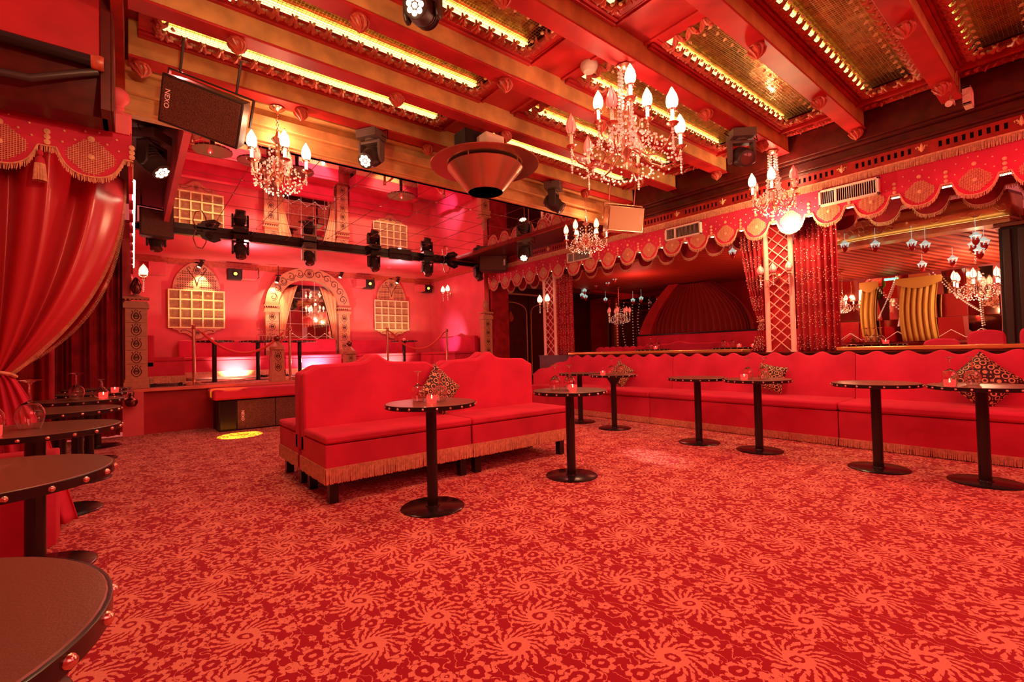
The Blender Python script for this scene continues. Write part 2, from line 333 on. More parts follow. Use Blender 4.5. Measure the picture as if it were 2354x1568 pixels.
# ---------------------------------------------------------------- ceiling beams, knobs, carved panels
BY = [.76, 1.54, 2.31, 3.09, 3.86, 4.63, -.02]
where = ['nearest the right foreground', 'second from the foreground', 'carrying the largest chandelier', 'fourth from the camera', 'fifth from the camera', 'nearest the mirrored ceiling', 'at the very top right']
for y, wh in zip(BY, where):
    b = MB(); b.box(-.02, 6.3, y, y+.13, ZB, ZC+.1)
    t = tag(b.build('ceiling_beam', [beamwood], loc=(3, y, ZB), bevel=.006), 'long timber ceiling beam ' + wh, 'ceiling beam', 'parallel timber ceiling beams')
    b = MB(); b.box(-.02, 6.3, y-.012, y+.142, ZB-.008, ZB+.012); WORLD[t.name] = Vector((3, y, ZB)); b.build('underside_board', ceilred, t, bevel=.004)
    t = None
kb = MB(); kb.lathe([(.052, 0), (.058, -.012), (.05, -.02), (.056, -.035), (.048, -.06), (.03, -.085), (.012, -.10), (.006, -.112), (.0001, -.115)], (0, 0, 0), 12)
for k in range(8):
    a = k*pi/4; kb.tube([(cos(a+.25*q)*r_, sin(a+.25*q)*r_, z) for q, (r_, z) in enumerate(((.055, -.015), (.062, -.035), (.052, -.06), (.034, -.082), (.014, -.1)))], [.008, .011, .010, .008, .004], 5)
kprot = None; KN = [(0.61, 4), (1.88, 4), (3.14, 4), (4.5, 4), (5.5, 4), (1.24, 3), (2.53, 3), (3.8, 3), (5.1, 3), (6.15, 3), (-.0+.06, 5), (1.26, 5), (2.62, 5), (3.9, 5), (5.24, 5), (.6, 2), (1.9, 2), (4.46, 2), (5.71, 2), (2.5, 1), (3.83, 1), (5.14, 1), (6.24, 1), (3.2, 0), (4.47, 0), (5.79, 0)]
for i, (x, k) in enumerate(KN):
    lab = 'carved boss under the beam ' + where[k] + ', ' + ['nearest its left end', 'next along from the left', 'third from the left', 'fourth from the left', 'at its right end'][sum(1 for xx, kk in KN if kk == k and xx < x)]
    if kprot is None: kprot = tag(kb.build('ceiling_boss', carve, loc=(0, 0, 0)), lab, 'ceiling boss', 'carved bosses under the ceiling beams'); kprot.location = (x, BY[k]+.065, ZB-.008)
    else: dup(kprot, (x, BY[k]+.065, ZB-.008), lab)
# carved leaf unit for panel edges: local x along edge, y inward, z down
def leaf_unit(mb, ox, oy, ax, inn, L, z):
    ax = Vector(ax); inn = Vector(inn)
    def P(u, v, w_): return Vector((ox, oy, z)) + ax*u*L + inn*v*L + Vector((0, 0, -w_*L*1.55))
    for sg in (1, -1):
        mb.k = 0
        mb.tube([P(.5+sg*.48, -.05, .05), P(.5+sg*.36, .22, .22), P(.5+sg*.12, .38, .30), P(.5+sg*.05, .62, .22), P(.5+sg*.16, .74, .1)], [.10*L, .17*L, .15*L, .11*L, .05*L], 6)
        mb.tube([P(.5+sg*.34, .02, .1), P(.5+sg*.16, .2, .32), P(.5+sg*.10, .46, .3)], [.07*L, .12*L, .07*L], 5)
    mb.k = 1
    mb.lathe([(.0001, 0), (.09*L, .04*L), (.11*L, .14*L), (.06*L, .24*L), (.0001, .3*L)], P(.5, .86, .26), 7, (inn*1-Vector((0, 0, .5))))
    mb.k = 0
def ceiling_panel(x0, x1, y0, y1, lab):
    t = world(thing('ceiling_panel', ((x0+x1)/2, (y0+y1)/2, ZC), lab, 'ceiling panel', 'gilt ceiling panels between the beams'))
    b = MB(); f = .10; yi0, yi1, xi0, xi1 = y0+f*.6, y1-f, x0+f, x1-f
    for (a0, a1, c0, c1) in ((x0, x1, y0, yi0), (x0, x1, yi1, y1), (x0, xi0, yi0, yi1), (xi1, x1, yi0, yi1)): b.box(a0, a1, c0, c1, ZC-.01, ZC+.02)
    b.box(x0, x1, y1-.035, y1, ZC-.05, ZC-.01); b.box(x0, x1, y1-.06, y1-.035, ZC-.03, ZC-.01); b.box(x0, x1, y0, y0+.03, ZC-.04, ZC-.01)
    b.build('panel_frame', ceilred, t, bevel=.005)
    b = MB(); b.box(x0, x1, y0, y1, ZC+.075, ZC+.085); b.build('gold_mirror_backing', goldmir, t, smooth=False)
    b = MB(); L = .12
    n = int((xi1-xi0)/L); L2 = (xi1-xi0)/n
    for i in range(n):
        leaf_unit(b, xi0+i*L2, yi1+.015, (1, 0, 0), (0, -1, 0), L2, ZC)
        leaf_unit(b, xi0+i*L2, yi0-.01, (1, 0, 0), (0, 1, 0), L2, ZC)
    m = max(2, int((yi1-yi0)/L)); L3 = (yi1-yi0)/m
    for j in range(m):
        leaf_unit(b, xi0-.01, yi0+j*L3, (0, 1, 0), (1, 0, 0), L3, ZC); leaf_unit(b, xi1+.01, yi0+j*L3, (0, 1, 0), (-1, 0, 0), L3, ZC)
    b.build('carved_leaf_trim', [carve, carve2], t)
    b = MB(); q = yi0
    while q < yi1: b.box(xi0, xi1, q-.001, q+.001, ZC+.030, ZC+.032); q += .028
    q = xi0
    while q < xi1: b.box(q-.001, q+.001, yi0, yi1, ZC+.030, ZC+.032); q += .028 if True else 0
    b.build('wire_grid', goldwire, t, smooth=False)
    b = MB(); b.box(xi0, xi1, yi1-.012, yi1+.06, ZC+.055, ZC+.065); b.box(xi0, xi1, yi0-.045, yi0+.005, ZC+.055, ZC+.065); b.build('led_glow_tray', ledy, t, smooth=False)  # LED strips widened into trays, painting their glow in the gold mirror
    return t
bays = [('over the near right corner', -.02, 3.2), ('second bay from the right foreground', .76, 3.05), ('in the bay before the largest chandelier', 1.54, 2.95), ('in the bay behind the largest chandelier', 2.31, 2.75), ('in the fifth bay from the camera', 3.09, 2.75), ('sixth bay by the mirrored ceiling', 3.86, 2.75)]
for i, (nm, y, xe) in enumerate(bays):
    ya, yb_ = y+.13, BY[i+1] if i < 5 else 4.63
    if i < 5: yb_ = [.76, 1.54, 2.31, 3.09, 3.86][i]
    if i >= 2: ceiling_panel(.04, xe, ya, yb_, 'leaf-edged gilt ceiling panel, left half, ' + nm)
    ceiling_panel(max(2.95, xe+.45) if i > 1 else 2.4, 6.0, ya, yb_, 'leaf-edged gilt ceiling panel, right half, ' + nm)
    b = MB(); b.box((xe if i > 1 else -.02), (max(2.95, xe+.45) if i > 1 else 2.4), ya, yb_, ZC-.012, ZC+.02); b.box(6.0, 6.3, ya, yb_, ZC-.02, ZC+.02)
    if i > 1: b.box(xe+.02, xe+.05, ya, yb_, ZC-.03, ZC); b.box(xe+.4, xe+.43, ya, yb_, ZC-.03, ZC)
    b.box(6.02, 6.05, ya, yb_, ZC-.06, ZC)
    struct(b.build('ceiling_board', ceilred, loc=(0, 0, 0), smooth=False))
b = MB(); b.box(.04, 2.6, 4.76, 4.97, ZC-.02, ZC+.03); b.box(2.6, 6.3, 4.76, 4.97, ZC-.02, ZC+.03); struct(b.build('ceiling_board', ceilred, loc=(0, 0, 0), smooth=False))
# carved vines at the right hand end of each bay
for i, (nm, y, xe) in enumerate(bays):
    b = MB(); yc = y+.45
    for k in range(9):
        a = (k-4)/4*.24; b.tube([(6.16, yc+a, ZC-.03), (6.16-.05*sin(k*1.9), yc+a+.03, ZC-.06), (6.18, yc+a+.06, ZC-.03)], [.008, .016, .005], 5); b.sph((6.17, yc+a+.02, ZC-.05), .014, 6)
    tag(b.build('carved_vine', carve, loc=(6.16, yc, ZC)), 'carved vine at the cornice end of the ceiling, ' + nm, 'ornament', 'carved vines at the ends of the ceiling bays')
# left edge of hall ceiling
b = MB(); b.box(-.10, -.04, 1.5, 5.3, ZB-.2, ZC+.1); b.box(-.14, -.10, 1.5, 5.3, ZB-.1, ZC+.1); struct(b.build('trim_5', woodred, loc=(0, 0, 0)))
# smoke detector
b = MB(); b.lathe([(.075, 0), (.08, -.02), (.07, -.05), (.05, -.075), (.02, -.08), (.0001, -.08)], (3.2, 2.78, ZC-.01), 24); tag(b.build('smoke_detector', whitep, loc=(3.2, 2.78, ZC-.01)), 'round white smoke detector on the flat red ceiling board', 'smoke detector')
b = MB(); b.box(-2.7, -2.6, -3.2, 9.4, 0, 3.9); struct(b.build('wall_left', wallred, loc=(0, 0, 0), smooth=False))
b = MB(); b.box(-2.6, 7.0, -3.3, -3.2, 0, 3.9); struct(b.build('wall_front', wallred, loc=(0, 0, 0), smooth=False))
# left speaker wall and back of left recess
b = MB(); b.box(-2.6, -.12, 9.4, 9.5, 0, 3.4); struct(b.build('wall_left_back', wallred2, loc=(0, 0, 0), smooth=False))
b = MB(); b.box(-2.6, -.12, 4.6, 9.4, 3.2, 3.3); struct(b.build('ceiling_left_recess', darkwood, loc=(0, 0, 0), smooth=False))

# ================================================================ PELMETS (scalloped valances)
def strand_fringe(mb, P, n, L, wd=.004, jit=.2, seed=1):
    rn = random.Random(seed)               # P(t) -> (top point, along vector, normal vector)
    for i in range(n):
        p, a, nv = P((i+.5)/n); l = L*(1-jit*rn.random()); o = a*(rn.random()-.5)*.006; q = p + o - Vector((0, 0, l)) + a*(rn.random()-.5)*L*.25*jit*2 + nv*.004*rn.random()
        mb.add([p-a*wd/2, p+a*wd/2, q+a*wd/2, q-a*wd/2, p-a*wd/2+nv*wd, p+a*wd/2+nv*wd, q+a*wd/2+nv*wd, q-a*wd/2+nv*wd], [(3,2,1,0),(4,5,6,7),(0,4,7,3),(1,2,6,5),(3,7,6,2)])
def scallop(t, valley, drop):             # t 0..1 across one scallop -> hang below valley line
    if t < .125 or t > .875: return 0
    u = (t-.5)/.375; return drop*max(0, 1-abs(u)**2.4)**.55
def pelmet(t, P, s0, n, pitch, ztop, zval, drop, deco=True, seed=3, cloth=velvet):
    """P(s, z, d): point at distance s along, height z, d out from the face"""
    b = MB(); ln = []; K = 20
    for k in range(n):
        for j in range(K+(k == n-1)): ln.append((s0+(k+j/K)*pitch, zval-scallop(j/K if j < K else 0, 0, drop)))
    b.add([P(s, ztop, 0) for s, z in ln]+[P(s, z, 0) for s, z in ln]+[P(s, ztop, -.02) for s, z in ln]+[P(s, z, -.02) for s, z in ln],
          [f for i in range(len(ln)-1) for m in [len(ln)] for f in ((i, i+1, m+i+1, m+i), (2*m+i, 3*m+i, 3*m+i+1, 2*m+i+1), (m+i, m+i+1, 3*m+i+1, 3*m+i), (i, 2*m+i, 2*m+i+1, i+1))])
    cl = b.build('scalloped_cloth', cloth, t, smooth=False)
    b = MB(); rn = random.Random(seed)
    for i in range(len(ln)-1):
        (s1, z1), (s2, z2) = ln[i], ln[i+1]; b.bar(P(s1, z1+.004, .004), P(s2, z2+.004, .004), .008, .008)
        m = max(1, int(sqrt((s2-s1)**2+(z2-z1)**2)/.0065)) if deco else 3
        for q in range(m):
            f = (q+rn.random()*.6)/m; s = s1+(s2-s1)*f; z = z1+(z2-z1)*f; l = .035*(.8+.4*rn.random()); ds = (rn.random()-.5)*.008
            b.add([P(s-.002, z, .004), P(s+.002, z, .004), P(s+.002+ds, z-l, .005), P(s-.002+ds, z-l, .005)], [(0, 1, 2, 3)])
    b.build('fringe', fringem, t, smooth=False)
    if not deco: return
    b = MB()
    def disc(s, z, r, d=.006, m=10): b.add([P(s, z, d+.003)]+[P(s+r*cos(2*pi*i/m), z+r*1.05*sin(2*pi*i/m), d) for i in range(m)]+[P(s+r*cos(2*pi*i/m), z+r*1.05*sin(2*pi*i/m), 0) for i in range(m)], [(0, 1+i, 1+(i+1) % m) for i in range(m)]+[(1+i, 1+m+i, 1+m+(i+1) % m, 1+(i+1) % m) for i in range(m)])
    H = ztop-zval
    for k in range(n+1):
        for q in range(3): disc(s0+k*pitch, zval+.03+q*H*.17+(.0 if k else .0), .017)
        if k == n: break
        sc_ = s0+(k+.5)*pitch; disc(sc_, zval+H*.52, .019); cz = zval-drop*.12
        for (ds, dz) in ((-.13, .62), (-.08, .40), (.08, .44), (.13, .66), (-.14, .25), (.14, .28), (-.03, .75), (.04, .8)): disc(sc_+ds*pitch/.42, zval+H*dz, .007, m=6)
        R_ = .122*pitch/.42; st = .0125*pitch/.42; lim = int(R_/st)
        for i in range(-lim, lim+1):
            o = i*st; h = min(R_, R_*1.18-abs(o)*.92) * (.96+.08*(i % 2))
            b.bar(P(sc_+o/1.0-h*0, cz-h*.95, .004), P(sc_+o, cz+h*.95, .004), .0028, .003)
            b.bar(P(sc_-h, cz+o*.95, .005), P(sc_+h, cz+o*.95, .005), .0028, .003)
        disc(sc_, cz, .018, .010)
    b.build('gold_embroidery', goldcut, t, smooth=False)
PW = 6.45
t = world(thing('pelmet', (PW, 4.2, 2.68), 'long red velvet scalloped pelmet with gold fringe running along the right wall', 'pelmet'))
pelmet(t, lambda s, z, d: Vector((PW-d, s, z)), -1.165, 24, .4165, 2.95, 2.68, .165)
E0 = -1.165+24*.4165
pelmet(t, lambda s, z, d: Vector((PW+s, E0+d, z)), 0, 1, .045, 2.95, 2.68, .10, deco=False)
t2 = world(thing('inner_pelmet', (6.95, 4.2, 2.62), 'plain dark red scalloped pelmet hanging behind the embroidered one', 'pelmet'))
pelmet(t2, lambda s, z, d: Vector((6.95-d, s, z)), -1.165, 24, .4165, 2.94, 2.66, .155, deco=False, cloth=velvet_dark)
# LED lamps showing in the gaps between the scallops
led = None
b = MB(); b.k = 0; b.box(-.02, .03, -.05, .05, 0, .05); b.k = 1; b.box(-.018, .028, -.045, .045, -.006, 0)
ORD = ['first', 'second', 'third', 'fourth', 'fifth', 'sixth', 'seventh', 'eighth', 'ninth', 'tenth', 'eleventh', 'twelfth']
for k in range(4, 24):
    y = -1.165+k*.4165
    if k == 9: lab = 'LED lamp glowing in the pelmet gap directly above the wide lattice post'
    elif k < 9: lab = 'LED lamp glowing in the %s pelmet gap right of the wide lattice post' % ORD[8-k]
    elif k < 20: lab = 'LED lamp glowing in the %s pelmet gap left of the wide lattice post' % ORD[k-10]
    else: lab = 'LED lamp glowing in the %s pelmet gap left of the slim lattice post' % ORD[k-20]
    if led is None: led = tag(b.build('led_lamp', [blackm, ledw], loc=(0, 0, 0), smooth=False), lab, 'lamp', 'LED lamps in the gaps of the right pelmet'); led.location = (6.53, y, 2.675)
    else: dup(led, (6.53, y, 2.675), lab)
# frieze over the pelmet : fringe strip, pierced board, cornice
t = world(thing('frieze', (PW, 4.2, 3.1), 'red pierced frieze board with fleur-de-lis and cornice above the right pelmet', 'frieze'))
b = MB(); z0, z1 = 3.075, 3.135; ys = []; FP = .7118
fl = [1.8036+FP*k for k in range(-5, 11)]
for f in fl:
    for k in range(9):
        y = f+.10+k*.0545*1.07
        if k < 9: ys.append(y)
ys = [y for y in ys if -1.1 < y < 8.8]
b.box(PW-.012, PW+.01, -1.16, 8.83, z1, 3.17); b.box(PW-.012, PW+.01, -1.16, 8.83, 3.03, z0)
prev = -1.16
for y in ys: b.box(PW-.012, PW+.01, prev, y-.014, z0, z1); prev = y+.014
b.box(PW-.012, PW+.01, prev, 8.83, z0, z1); b.build('pierced_board', woodred, t, smooth=False)
b = MB(); b.box(PW+.03, PW+.05, -1.16, 8.83, 3.0, 3.2); b.build('dark_back_board', blackm, t, smooth=False)
for f in fl:
    if not -1 < f < 8.7: continue
    b = MB(); X = PW-.018
    b.lathe([(.0001, -.05), (.012, -.02), (.016, .0), (.010, .03), (.0001, .055)], (X, f, 3.11), 8); b.box(X-.006, X+.006, f-.028, f+.028, 3.092, 3.10)
    for sg in (1, -1): b.tube([(X, f+sg*.008, 3.075), (X, f+sg*.012, 3.10), (X, f+sg*.03, 3.13), (X, f+sg*.045, 3.125), (X, f+sg*.042, 3.108)], [.005, .007, .009, .007, .003], 6)
    b.build('fleur_de_lis', carve2, t)
b = MB(); b.box(PW-.03, PW+.04, -1.16, 8.83, 3.17, 3.20); b.box(PW-.06, PW+.04, -1.16, 8.83, 3.20, 3.23); b.box(PW-.02, PW+.04, -1.16, 8.83, 3.23, 3.32); b.box(PW-.09, PW+.04, -1.16, 8.83, 3.32, 3.35)
b.box(PW-.13, PW+.04, -1.16, 8.83, 3.35, ZC+.1); b.build('cornice', darkwood, t, bevel=.006)
b = MB(); b.box(PW-.02, PW, -1.16, 8.83, 3.015, 3.03); strand_fringe(b, lambda q: (Vector((PW-.012, -1.1+q*9.9, 3.018)), Vector((0, 1, 0)), Vector((-1, 0, 0))), 1500, .085, .0045, .12); b.build('fringe', fringem, t, smooth=False)
# solid board carrying pelmet
b = MB(); b.box(6.50, 6.52, -1.16, 8.83, 2.72, 3.06); struct(b.build('trim_6', woodred, loc=(0, 0, 0), smooth=False))
b = MB(); b.box(6.50, 7.2, -1.5, 9.3, 3.40, 3.5); b.box(6.535, 6.92, -1.5, 8.9, 2.95, 2.98); struct(b.build('ceiling_over_ledge', woodred, loc=(0, 0, 0), smooth=False))
# air grilles on the pelmet
for (ya, yb_, lab) in ((1.455, 2.04, 'white air grille on the right pelmet, nearest the camera'), (3.55, 4.135, 'white air grille on the pelmet left of the bright corner chandelier'), (5.66, 6.245, 'faint red air grille on the pelmet behind the small hanging chandelier')):
    t = world(thing('air_grille', (PW-.04, (ya+yb_)/2, 2.73), lab, 'air grille', 'air grilles on the right pelmet'))
    g = MB(); za, zb_ = 2.725, 2.915; X = PW-.045; f = .022
    for (c0, c1, e0, e1) in ((ya, yb_, za, za+f), (ya, yb_, zb_-f, zb_), (ya, ya+f, za, zb_), (yb_-f, yb_, za, zb_)): g.box(X-.012, PW, c0, c1, e0, e1)
    g.build('grille_frame', whitep, t, bevel=.003)
    g = MB(); g.box(PW-.012, PW-.002, ya+.01, yb_-.01, za+.01, zb_-.01); g.build('duct_opening', blackm, t, smooth=False)
    g = MB(); n = 26
    for i in range(n):
        y = ya+f+(yb_-ya-2*f)*(i+.5)/n; g.add([(X, y-.004, za+f), (X, y-.004, zb_-f), (X+.02, y+.006, zb_-f), (X+.02, y+.006, za+f), (X, y-.001, za+f), (X, y-.001, zb_-f), (X+.02, y+.009, zb_-f), (X+.02, y+.009, za+f)], [(0,1,2,3),(7,6,5,4),(0,4,5,1)])
    g.box(X-.005, X+.01, (ya+yb_)/2+.11, (ya+yb_)/2+.135, za+f, zb_-f); g.build('louvre_blades', whitep, t, smooth=False)

# ================================================================ RIGHT BANQUETTE
def soft_box(b, x0, x1, y0, y1, z0, z1): return b.box(x0, x1, y0, y1, z0, z1)
edges = [-1.4, 1.76, 4.10, 6.30]
names = ['section nearest the camera on the right', 'middle section behind the two right-hand tables', 'far section towards the curtained post']
for i in range(3):
    ya, yb_ = edges[i], edges[i+1]-.006
    t = world(thing('banquette', (6.1, (ya+yb_)/2, 0), 'red velvet wall banquette with scalloped back, ' + names[i], 'banquette', 'banquette sections along the right wall'))
    b = MB(); b.box(5.82, 6.45, ya, yb_, .08, .37); b.build('seat_base', velvet, t, bevel=.012)
    b = MB(); b.box(5.80, 6.46, ya, yb_, .375, .465); b.build('seat_cushion', velvet, t, bevel=.028)
    b = MB(); n = int((yb_-ya)/.0225); v = []; prof = [(6.42, .40), (6.46, .75), (6.485, 0), (6.53, 0), (6.58, .6), (6.58, .05)]
    for j in range(n+1):
        y = ya+(yb_-ya)*j/n; zt = .972+.024*cos(2*pi*(y-1.56)/.27)
        for (x, z) in ((6.40, .42), (6.445, .70), (6.465, zt-.03), (6.475, zt-.008), (6.50, zt), (6.53, zt-.012), (6.54, zt-.04), (6.54, .05)): v.append((x, y, z))
    m = 8; b.add(v, [(j*m+q, j*m+q+1, (j+1)*m+q+1, (j+1)*m+q) for j in range(n) for q in range(m-1)]+[tuple(range(m-1, -1, -1)), tuple(n*m+q for q in range(m))]); b.build('backrest', velvet, t)
    b = MB(); b.box(5.812, 5.822, ya, yb_, .075, .09); strand_fringe(b, lambda q: (Vector((5.812, ya+q*(yb_-ya), .078)), Vector((0, 1, 0)), Vector((-1, 0, 0))), int((yb_-ya)*150), .074, .0055, .1, i); b.build('fringe', fringem, t, smooth=False)
# curved end of banquette
t = world(thing('banquette_end', (6.3, 6.6, 0), 'curved scalloped end piece of the red banquette beside the slim lattice post', 'banquette'))
b = MB(); b.grid(lambda u, v: Vector((6.49-.45*sin(u*pi/2)**2, 6.3+.55*u, .05+(v)*(.90-.28*u+.02*cos(u*16)))), 30, 6); b.build('backrest', velvet, t, solid=.06)
b = MB(); b.box(5.85, 6.4, 6.3, 6.75, .05, .46); b.build('seat', velvet, t, bevel=.03)

# parapet behind the banquette with lit brass ledge
b = MB(); b.box(6.60, 6.75, -1.5, 7.3, 0, .99); b.box(6.57, 6.78, -1.5, 7.3, .975, .995); struct(b.build('wall_parapet', darkwood, loc=(0, 0, 0), smooth=False))
for y0, y1, lab in ((3.09, 6.44, 'brass edged ledge on the parapet between the two lattice posts'), (-1.5, 1.97, 'brass edged ledge on the parapet in front of the gold mirror wall')):
    b = MB(); b.box(6.56, 6.82, y0, y1, 1.0, 1.045); tag(b.build('ledge', mat('brass_ledge_%d' % int(y0+2), (.9, .55, .18), .25, metal=.8), loc=(6.7, (y0+y1)/2, 1.0), bevel=.008), lab, 'ledge')
# ---- lattice posts
def lattice_post(y0, y1, lab, cx=6.75, ztop=2.72):
    t = world(thing('lattice_post', (cx, (y0+y1)/2, 1.0), lab, 'post'))
    for y in (y0+.03, y1-.03):
        b = MB(); b.lathe([(.04, .98), (.04, 1.0), (.032, 1.02), (.032, ztop-.14), (.045, ztop-.12), (.045, ztop-.08), (.034, ztop-.06), (.034, ztop)], (cx-.03, y, 0), 16); b.build('round_column', pinkpost, t)
    b = MB(); b.box(cx+.02, cx+.04, y0+.04, y1-.04, .98, ztop); b.build('red_back_panel', wallred2, t, smooth=False)
    b = MB(); wd = y1-y0-.12; h = wd*.95; z = 1.0
    while z < ztop-.12:
        b.bar((cx-.02, y0+.06, z), (cx-.02, y1-.06, min(z+h, ztop)), .013, .011); b.bar((cx-.012, y1-.06, z), (cx-.012, y0+.06, min(z+h, ztop)), .013, .011); z += h*.5 if False else h*.62
    b.build('lattice', pinkpost, t, smooth=False)
lattice_post(2.46, 2.83, 'wide pink lattice post between two red sequinned curtains, under the bright chandelier')
lattice_post(6.90, 7.27, 'slim pink lattice post at the far end of the red banquette')
# ---- sequinned curtains
def curtain(t, edgeL, edgeR, ztop, zbot, X, folds, amp, m, name='curtain_cloth', waist=None, n=120, ph=0):
    """edgeL/R functions z->y ; folds hang along Y"""
    b = MB()
    def fn(u, v):
        z = ztop+(zbot-ztop)*v; a, c = edgeL(z), edgeR(z); y = a+(c-a)*u
        k = 1.0 if waist is None else min(1, .35+abs(z-waist)*1.2)
        return Vector((X+amp*k*(sin(u*folds*2*pi+ph)+.35*sin(u*folds*4.7+1+ph+z)), y, z))
    b.grid(fn, n, 24); o = b.build(name, m, t, solid=.004)
    return fn
def sequins(t, fn, rows, cols, r, seed):
    rn = random.Random(seed); b = MB()
    for j in range(rows):
        for i in range(cols):
            u = (i+.5+.15*(j % 2))/cols; v = (j+.5)/rows
            if u > .97: continue
            for k in range(11):
                a = 2*pi*k/11
                for q in (.4, .7, 1.0):
                    if q < 1 and rn.random() < .25: continue
                    p = fn(min(1, max(0, u+cos(a)*r*q)), min(1, max(0, v+sin(a)*r*q*.36))); b.sph(p+Vector((-.008, 0, 0)), .0042 if q < 1 else .007, 4)
    b.build('sequin_starbursts', cream, t)
t = world(thing('curtain', (6.72, 2.2, 1), 'red curtain with silver starbursts hanging straight, right of the wide lattice post', 'curtain'))
fn = curtain(t, lambda z: 1.97, lambda z: 2.44, 2.66, .98, 6.74, 7, .022, velvet_dark); sequins(t, fn, 6, 3, .16, 4)
t = world(thing('curtain', (6.72, 2.98, 1), 'red starburst curtain tied back to the left side of the wide lattice post', 'curtain'))
def eR(z): return 2.88+(.24*min(1, max(0, (z-1.42)/1.1))**.6+.035 if z > 1.42 else .035+.13*(1.42-z)/.44)
fn = curtain(t, lambda z: 2.86, eR, 2.64, .98, 6.74, 5, .02, velvet_dark, waist=1.42); sequins(t, fn, 6, 3, .16, 5)
b = MB(); b.tube([(6.70, 2.84, 1.44), (6.69, 2.89, 1.425), (6.70, 2.94, 1.415), (6.75, 2.95, 1.415)], .007); b.build('tie_cord', goldcut, t)
t = world(thing('curtain', (6.72, 6.66, 1), 'narrow red starburst curtain beside the slim far lattice post', 'curtain'))
fn = curtain(t, lambda z: 6.44, lambda z: 6.88, 2.64, .98, 6.74, 6, .022, velvet_dark); sequins(t, fn, 8, 3, .14, 6)
# ---- wall lamps (sconces)
def flame_shade(mb, c, r, h, k=0):
    mb.k = k; mb.lathe([(r*.45, 0), (r*.9, h*.15), (r, h*.35), (r*.8, h*.6), (r*.35, h*.82), (r*.1, h*.93), (.0001, h)], c, 12)
def flame_cage(mb, c, r, h):
    for i in range(6):
        a = pi*i/3; mb.tube([(c[0]+cos(a)*rr, c[1]+sin(a)*rr, c[2]+zz) for rr, zz in ((r*.5, 0), (r*.95, h*.15), (r*1.06, h*.35), (r*.86, h*.6), (r*.4, h*.82), (.0, h*1.02))], .0022, 4)
    mb.lathe([(r*.55, -.006), (r*.75, -.012), (r*.8, 0), (r*.6, .004)], c, 12)
def sconce(lab, pos, out, n=2, s=1.0, hot=shadered):
    t = world(thing('wall_sconce', pos, lab, 'wall lamp')); P = Vector(pos); out = Vector(out); side = Vector((-out.y, out.x, 0))
    b = MB(); b.lathe([(.03*s, 0), (.034*s, .01), (.02*s, .02), (.0001, .028)], P, 12, out); b.build('back_plate', gilt, t)
    for i in range(n):
        o = (i-(n-1)/2)*.14*s; q = P+out*(.09*s+(.03*s if n == 3 and i == 1 else 0))+side*o
        b = MB(); b.tube([P, P+out*.05*s+side*o*.4+Vector((0, 0, -.04*s)), q+Vector((0, 0, -.03*s)), q], .005*s, 6); b.lathe([(.022*s, 0), (.026*s, .008), (.01*s, .012)], q, 12)
        a = b.build('arm', gilt, t)
        b = MB(); b.cyl(q, q+Vector((0, 0, .04*s)), .011*s, n=10); b.build('candle_tube', candlem, a)
        b = MB(); flame_shade(b, q+Vector((0, 0, .035*s)), .034*s, .105*s); b.build('flame_shade', hot, a)
        b = MB(); flame_cage(b, q+Vector((0, 0, .035*s)), .034*s, .105*s); b.build('shade_cage', gilt, a)
        b = MB()
        for k in range(5): b.sph(q+Vector((0, 0, -.015*s-.02*s*k)), .007*s, 6)
        b.build('crystal_drop', crystal, a)
    return t
sconce('three-flame crystal wall lamp mounted on the wide lattice post', (6.70, 2.645, 2.0), (-1, 0, 0), 3, 1.25)
sconce('two-flame crystal wall lamp on the slim far lattice post', (6.70, 7.09, 2.03), (-1, 0, 0), 2, 1.6, shadehot)
sconce('two-flame crystal wall lamp on the red alcove right wall', (6.47, 10.56, 2.62), (-1, 0, 0), 2, 1.7, shadehot)
sconce('crystal wall lamp beside the left ornamental pilaster', (-.02, 9.35, 2.35), (1, 0, 0), 2, 1.7, shadehot)

# ================================================================ ROUND TABLES
def make_table(loc, label, group, H=.74, R=.315, studs=22, flare=False):
    t = thing('bar_table', loc, label, 'table', group)
    b = MB(); b.lathe([(R-.004, -.032), (R, -.030), (R, -.004), (R-.004, 0), (.0001, 0)], (0, 0, H), 64); b.lathe([(.0001, 0), (R-.01, 0)], (0, 0, H-.032), 48)
    top = b.build('tabletop', lacquer, t, loc=(0, 0, 0))
    b = MB(); b.lathe([(R+.0005, -.031), (R+.0035, -.030), (R+.0035, -.003), (R+.0005, -.002)], (0, 0, H), 64); b.build('edge_band', black, top, loc=(0, 0, 0))
    b = MB(); b.cyl((0, 0, .012), (0, 0, H-.03), .038, n=24)
    if flare: b.lathe([(.038, -.15), (.14, -.035), (.14, -.03)], (0, 0, H), 4)
    else: b.lathe([(.038, -.045), (.12, -.04), (.12, -.031)], (0, 0, H), 24)
    b.build('pole', black, t, loc=(0, 0, 0))
    b = MB(); b.lathe([(.222, 0), (.222, .006), (.215, .011), (.05, .014), (.048, .02), (.038, .022)], (0, 0, 0), 48); b.build('base', black, t, loc=(0, 0, 0))
    st = MB(); st.lathe([(.0095, 0), (.0085, .004), (.005, .0075), (.0001, .009)], (0, 0, 0), 10, (0, -1, 0)); s0 = None
    for i in range(studs):
        a = 2*pi*(i+.3)/studs; p = (sin(a)*(R+.003), -cos(a)*(R+.003), H-.017)
        if s0 is None: s0 = st.build('stud', stud, top, loc=(0, 0, 0)); o = s0
        else: o = s0.copy(); COL.objects.link(o); KIDS[o.name] = []; KIDS[top.name].append(o)
        o.location = p; o.rotation_euler = (0, 0, a)
    return t
G1 = 'round black pedestal tables in the hall'
T0 = make_table((1.645, 2.98, 0), 'round black table in front of the middle of the red sofa, two glasses on it', G1)
T0.rotation_euler = (0, 0, .1)
dup(T0, (2.95, 2.89, 0), 'round black table at the right end of the red sofa, two upturned glasses on it', rz=.5)
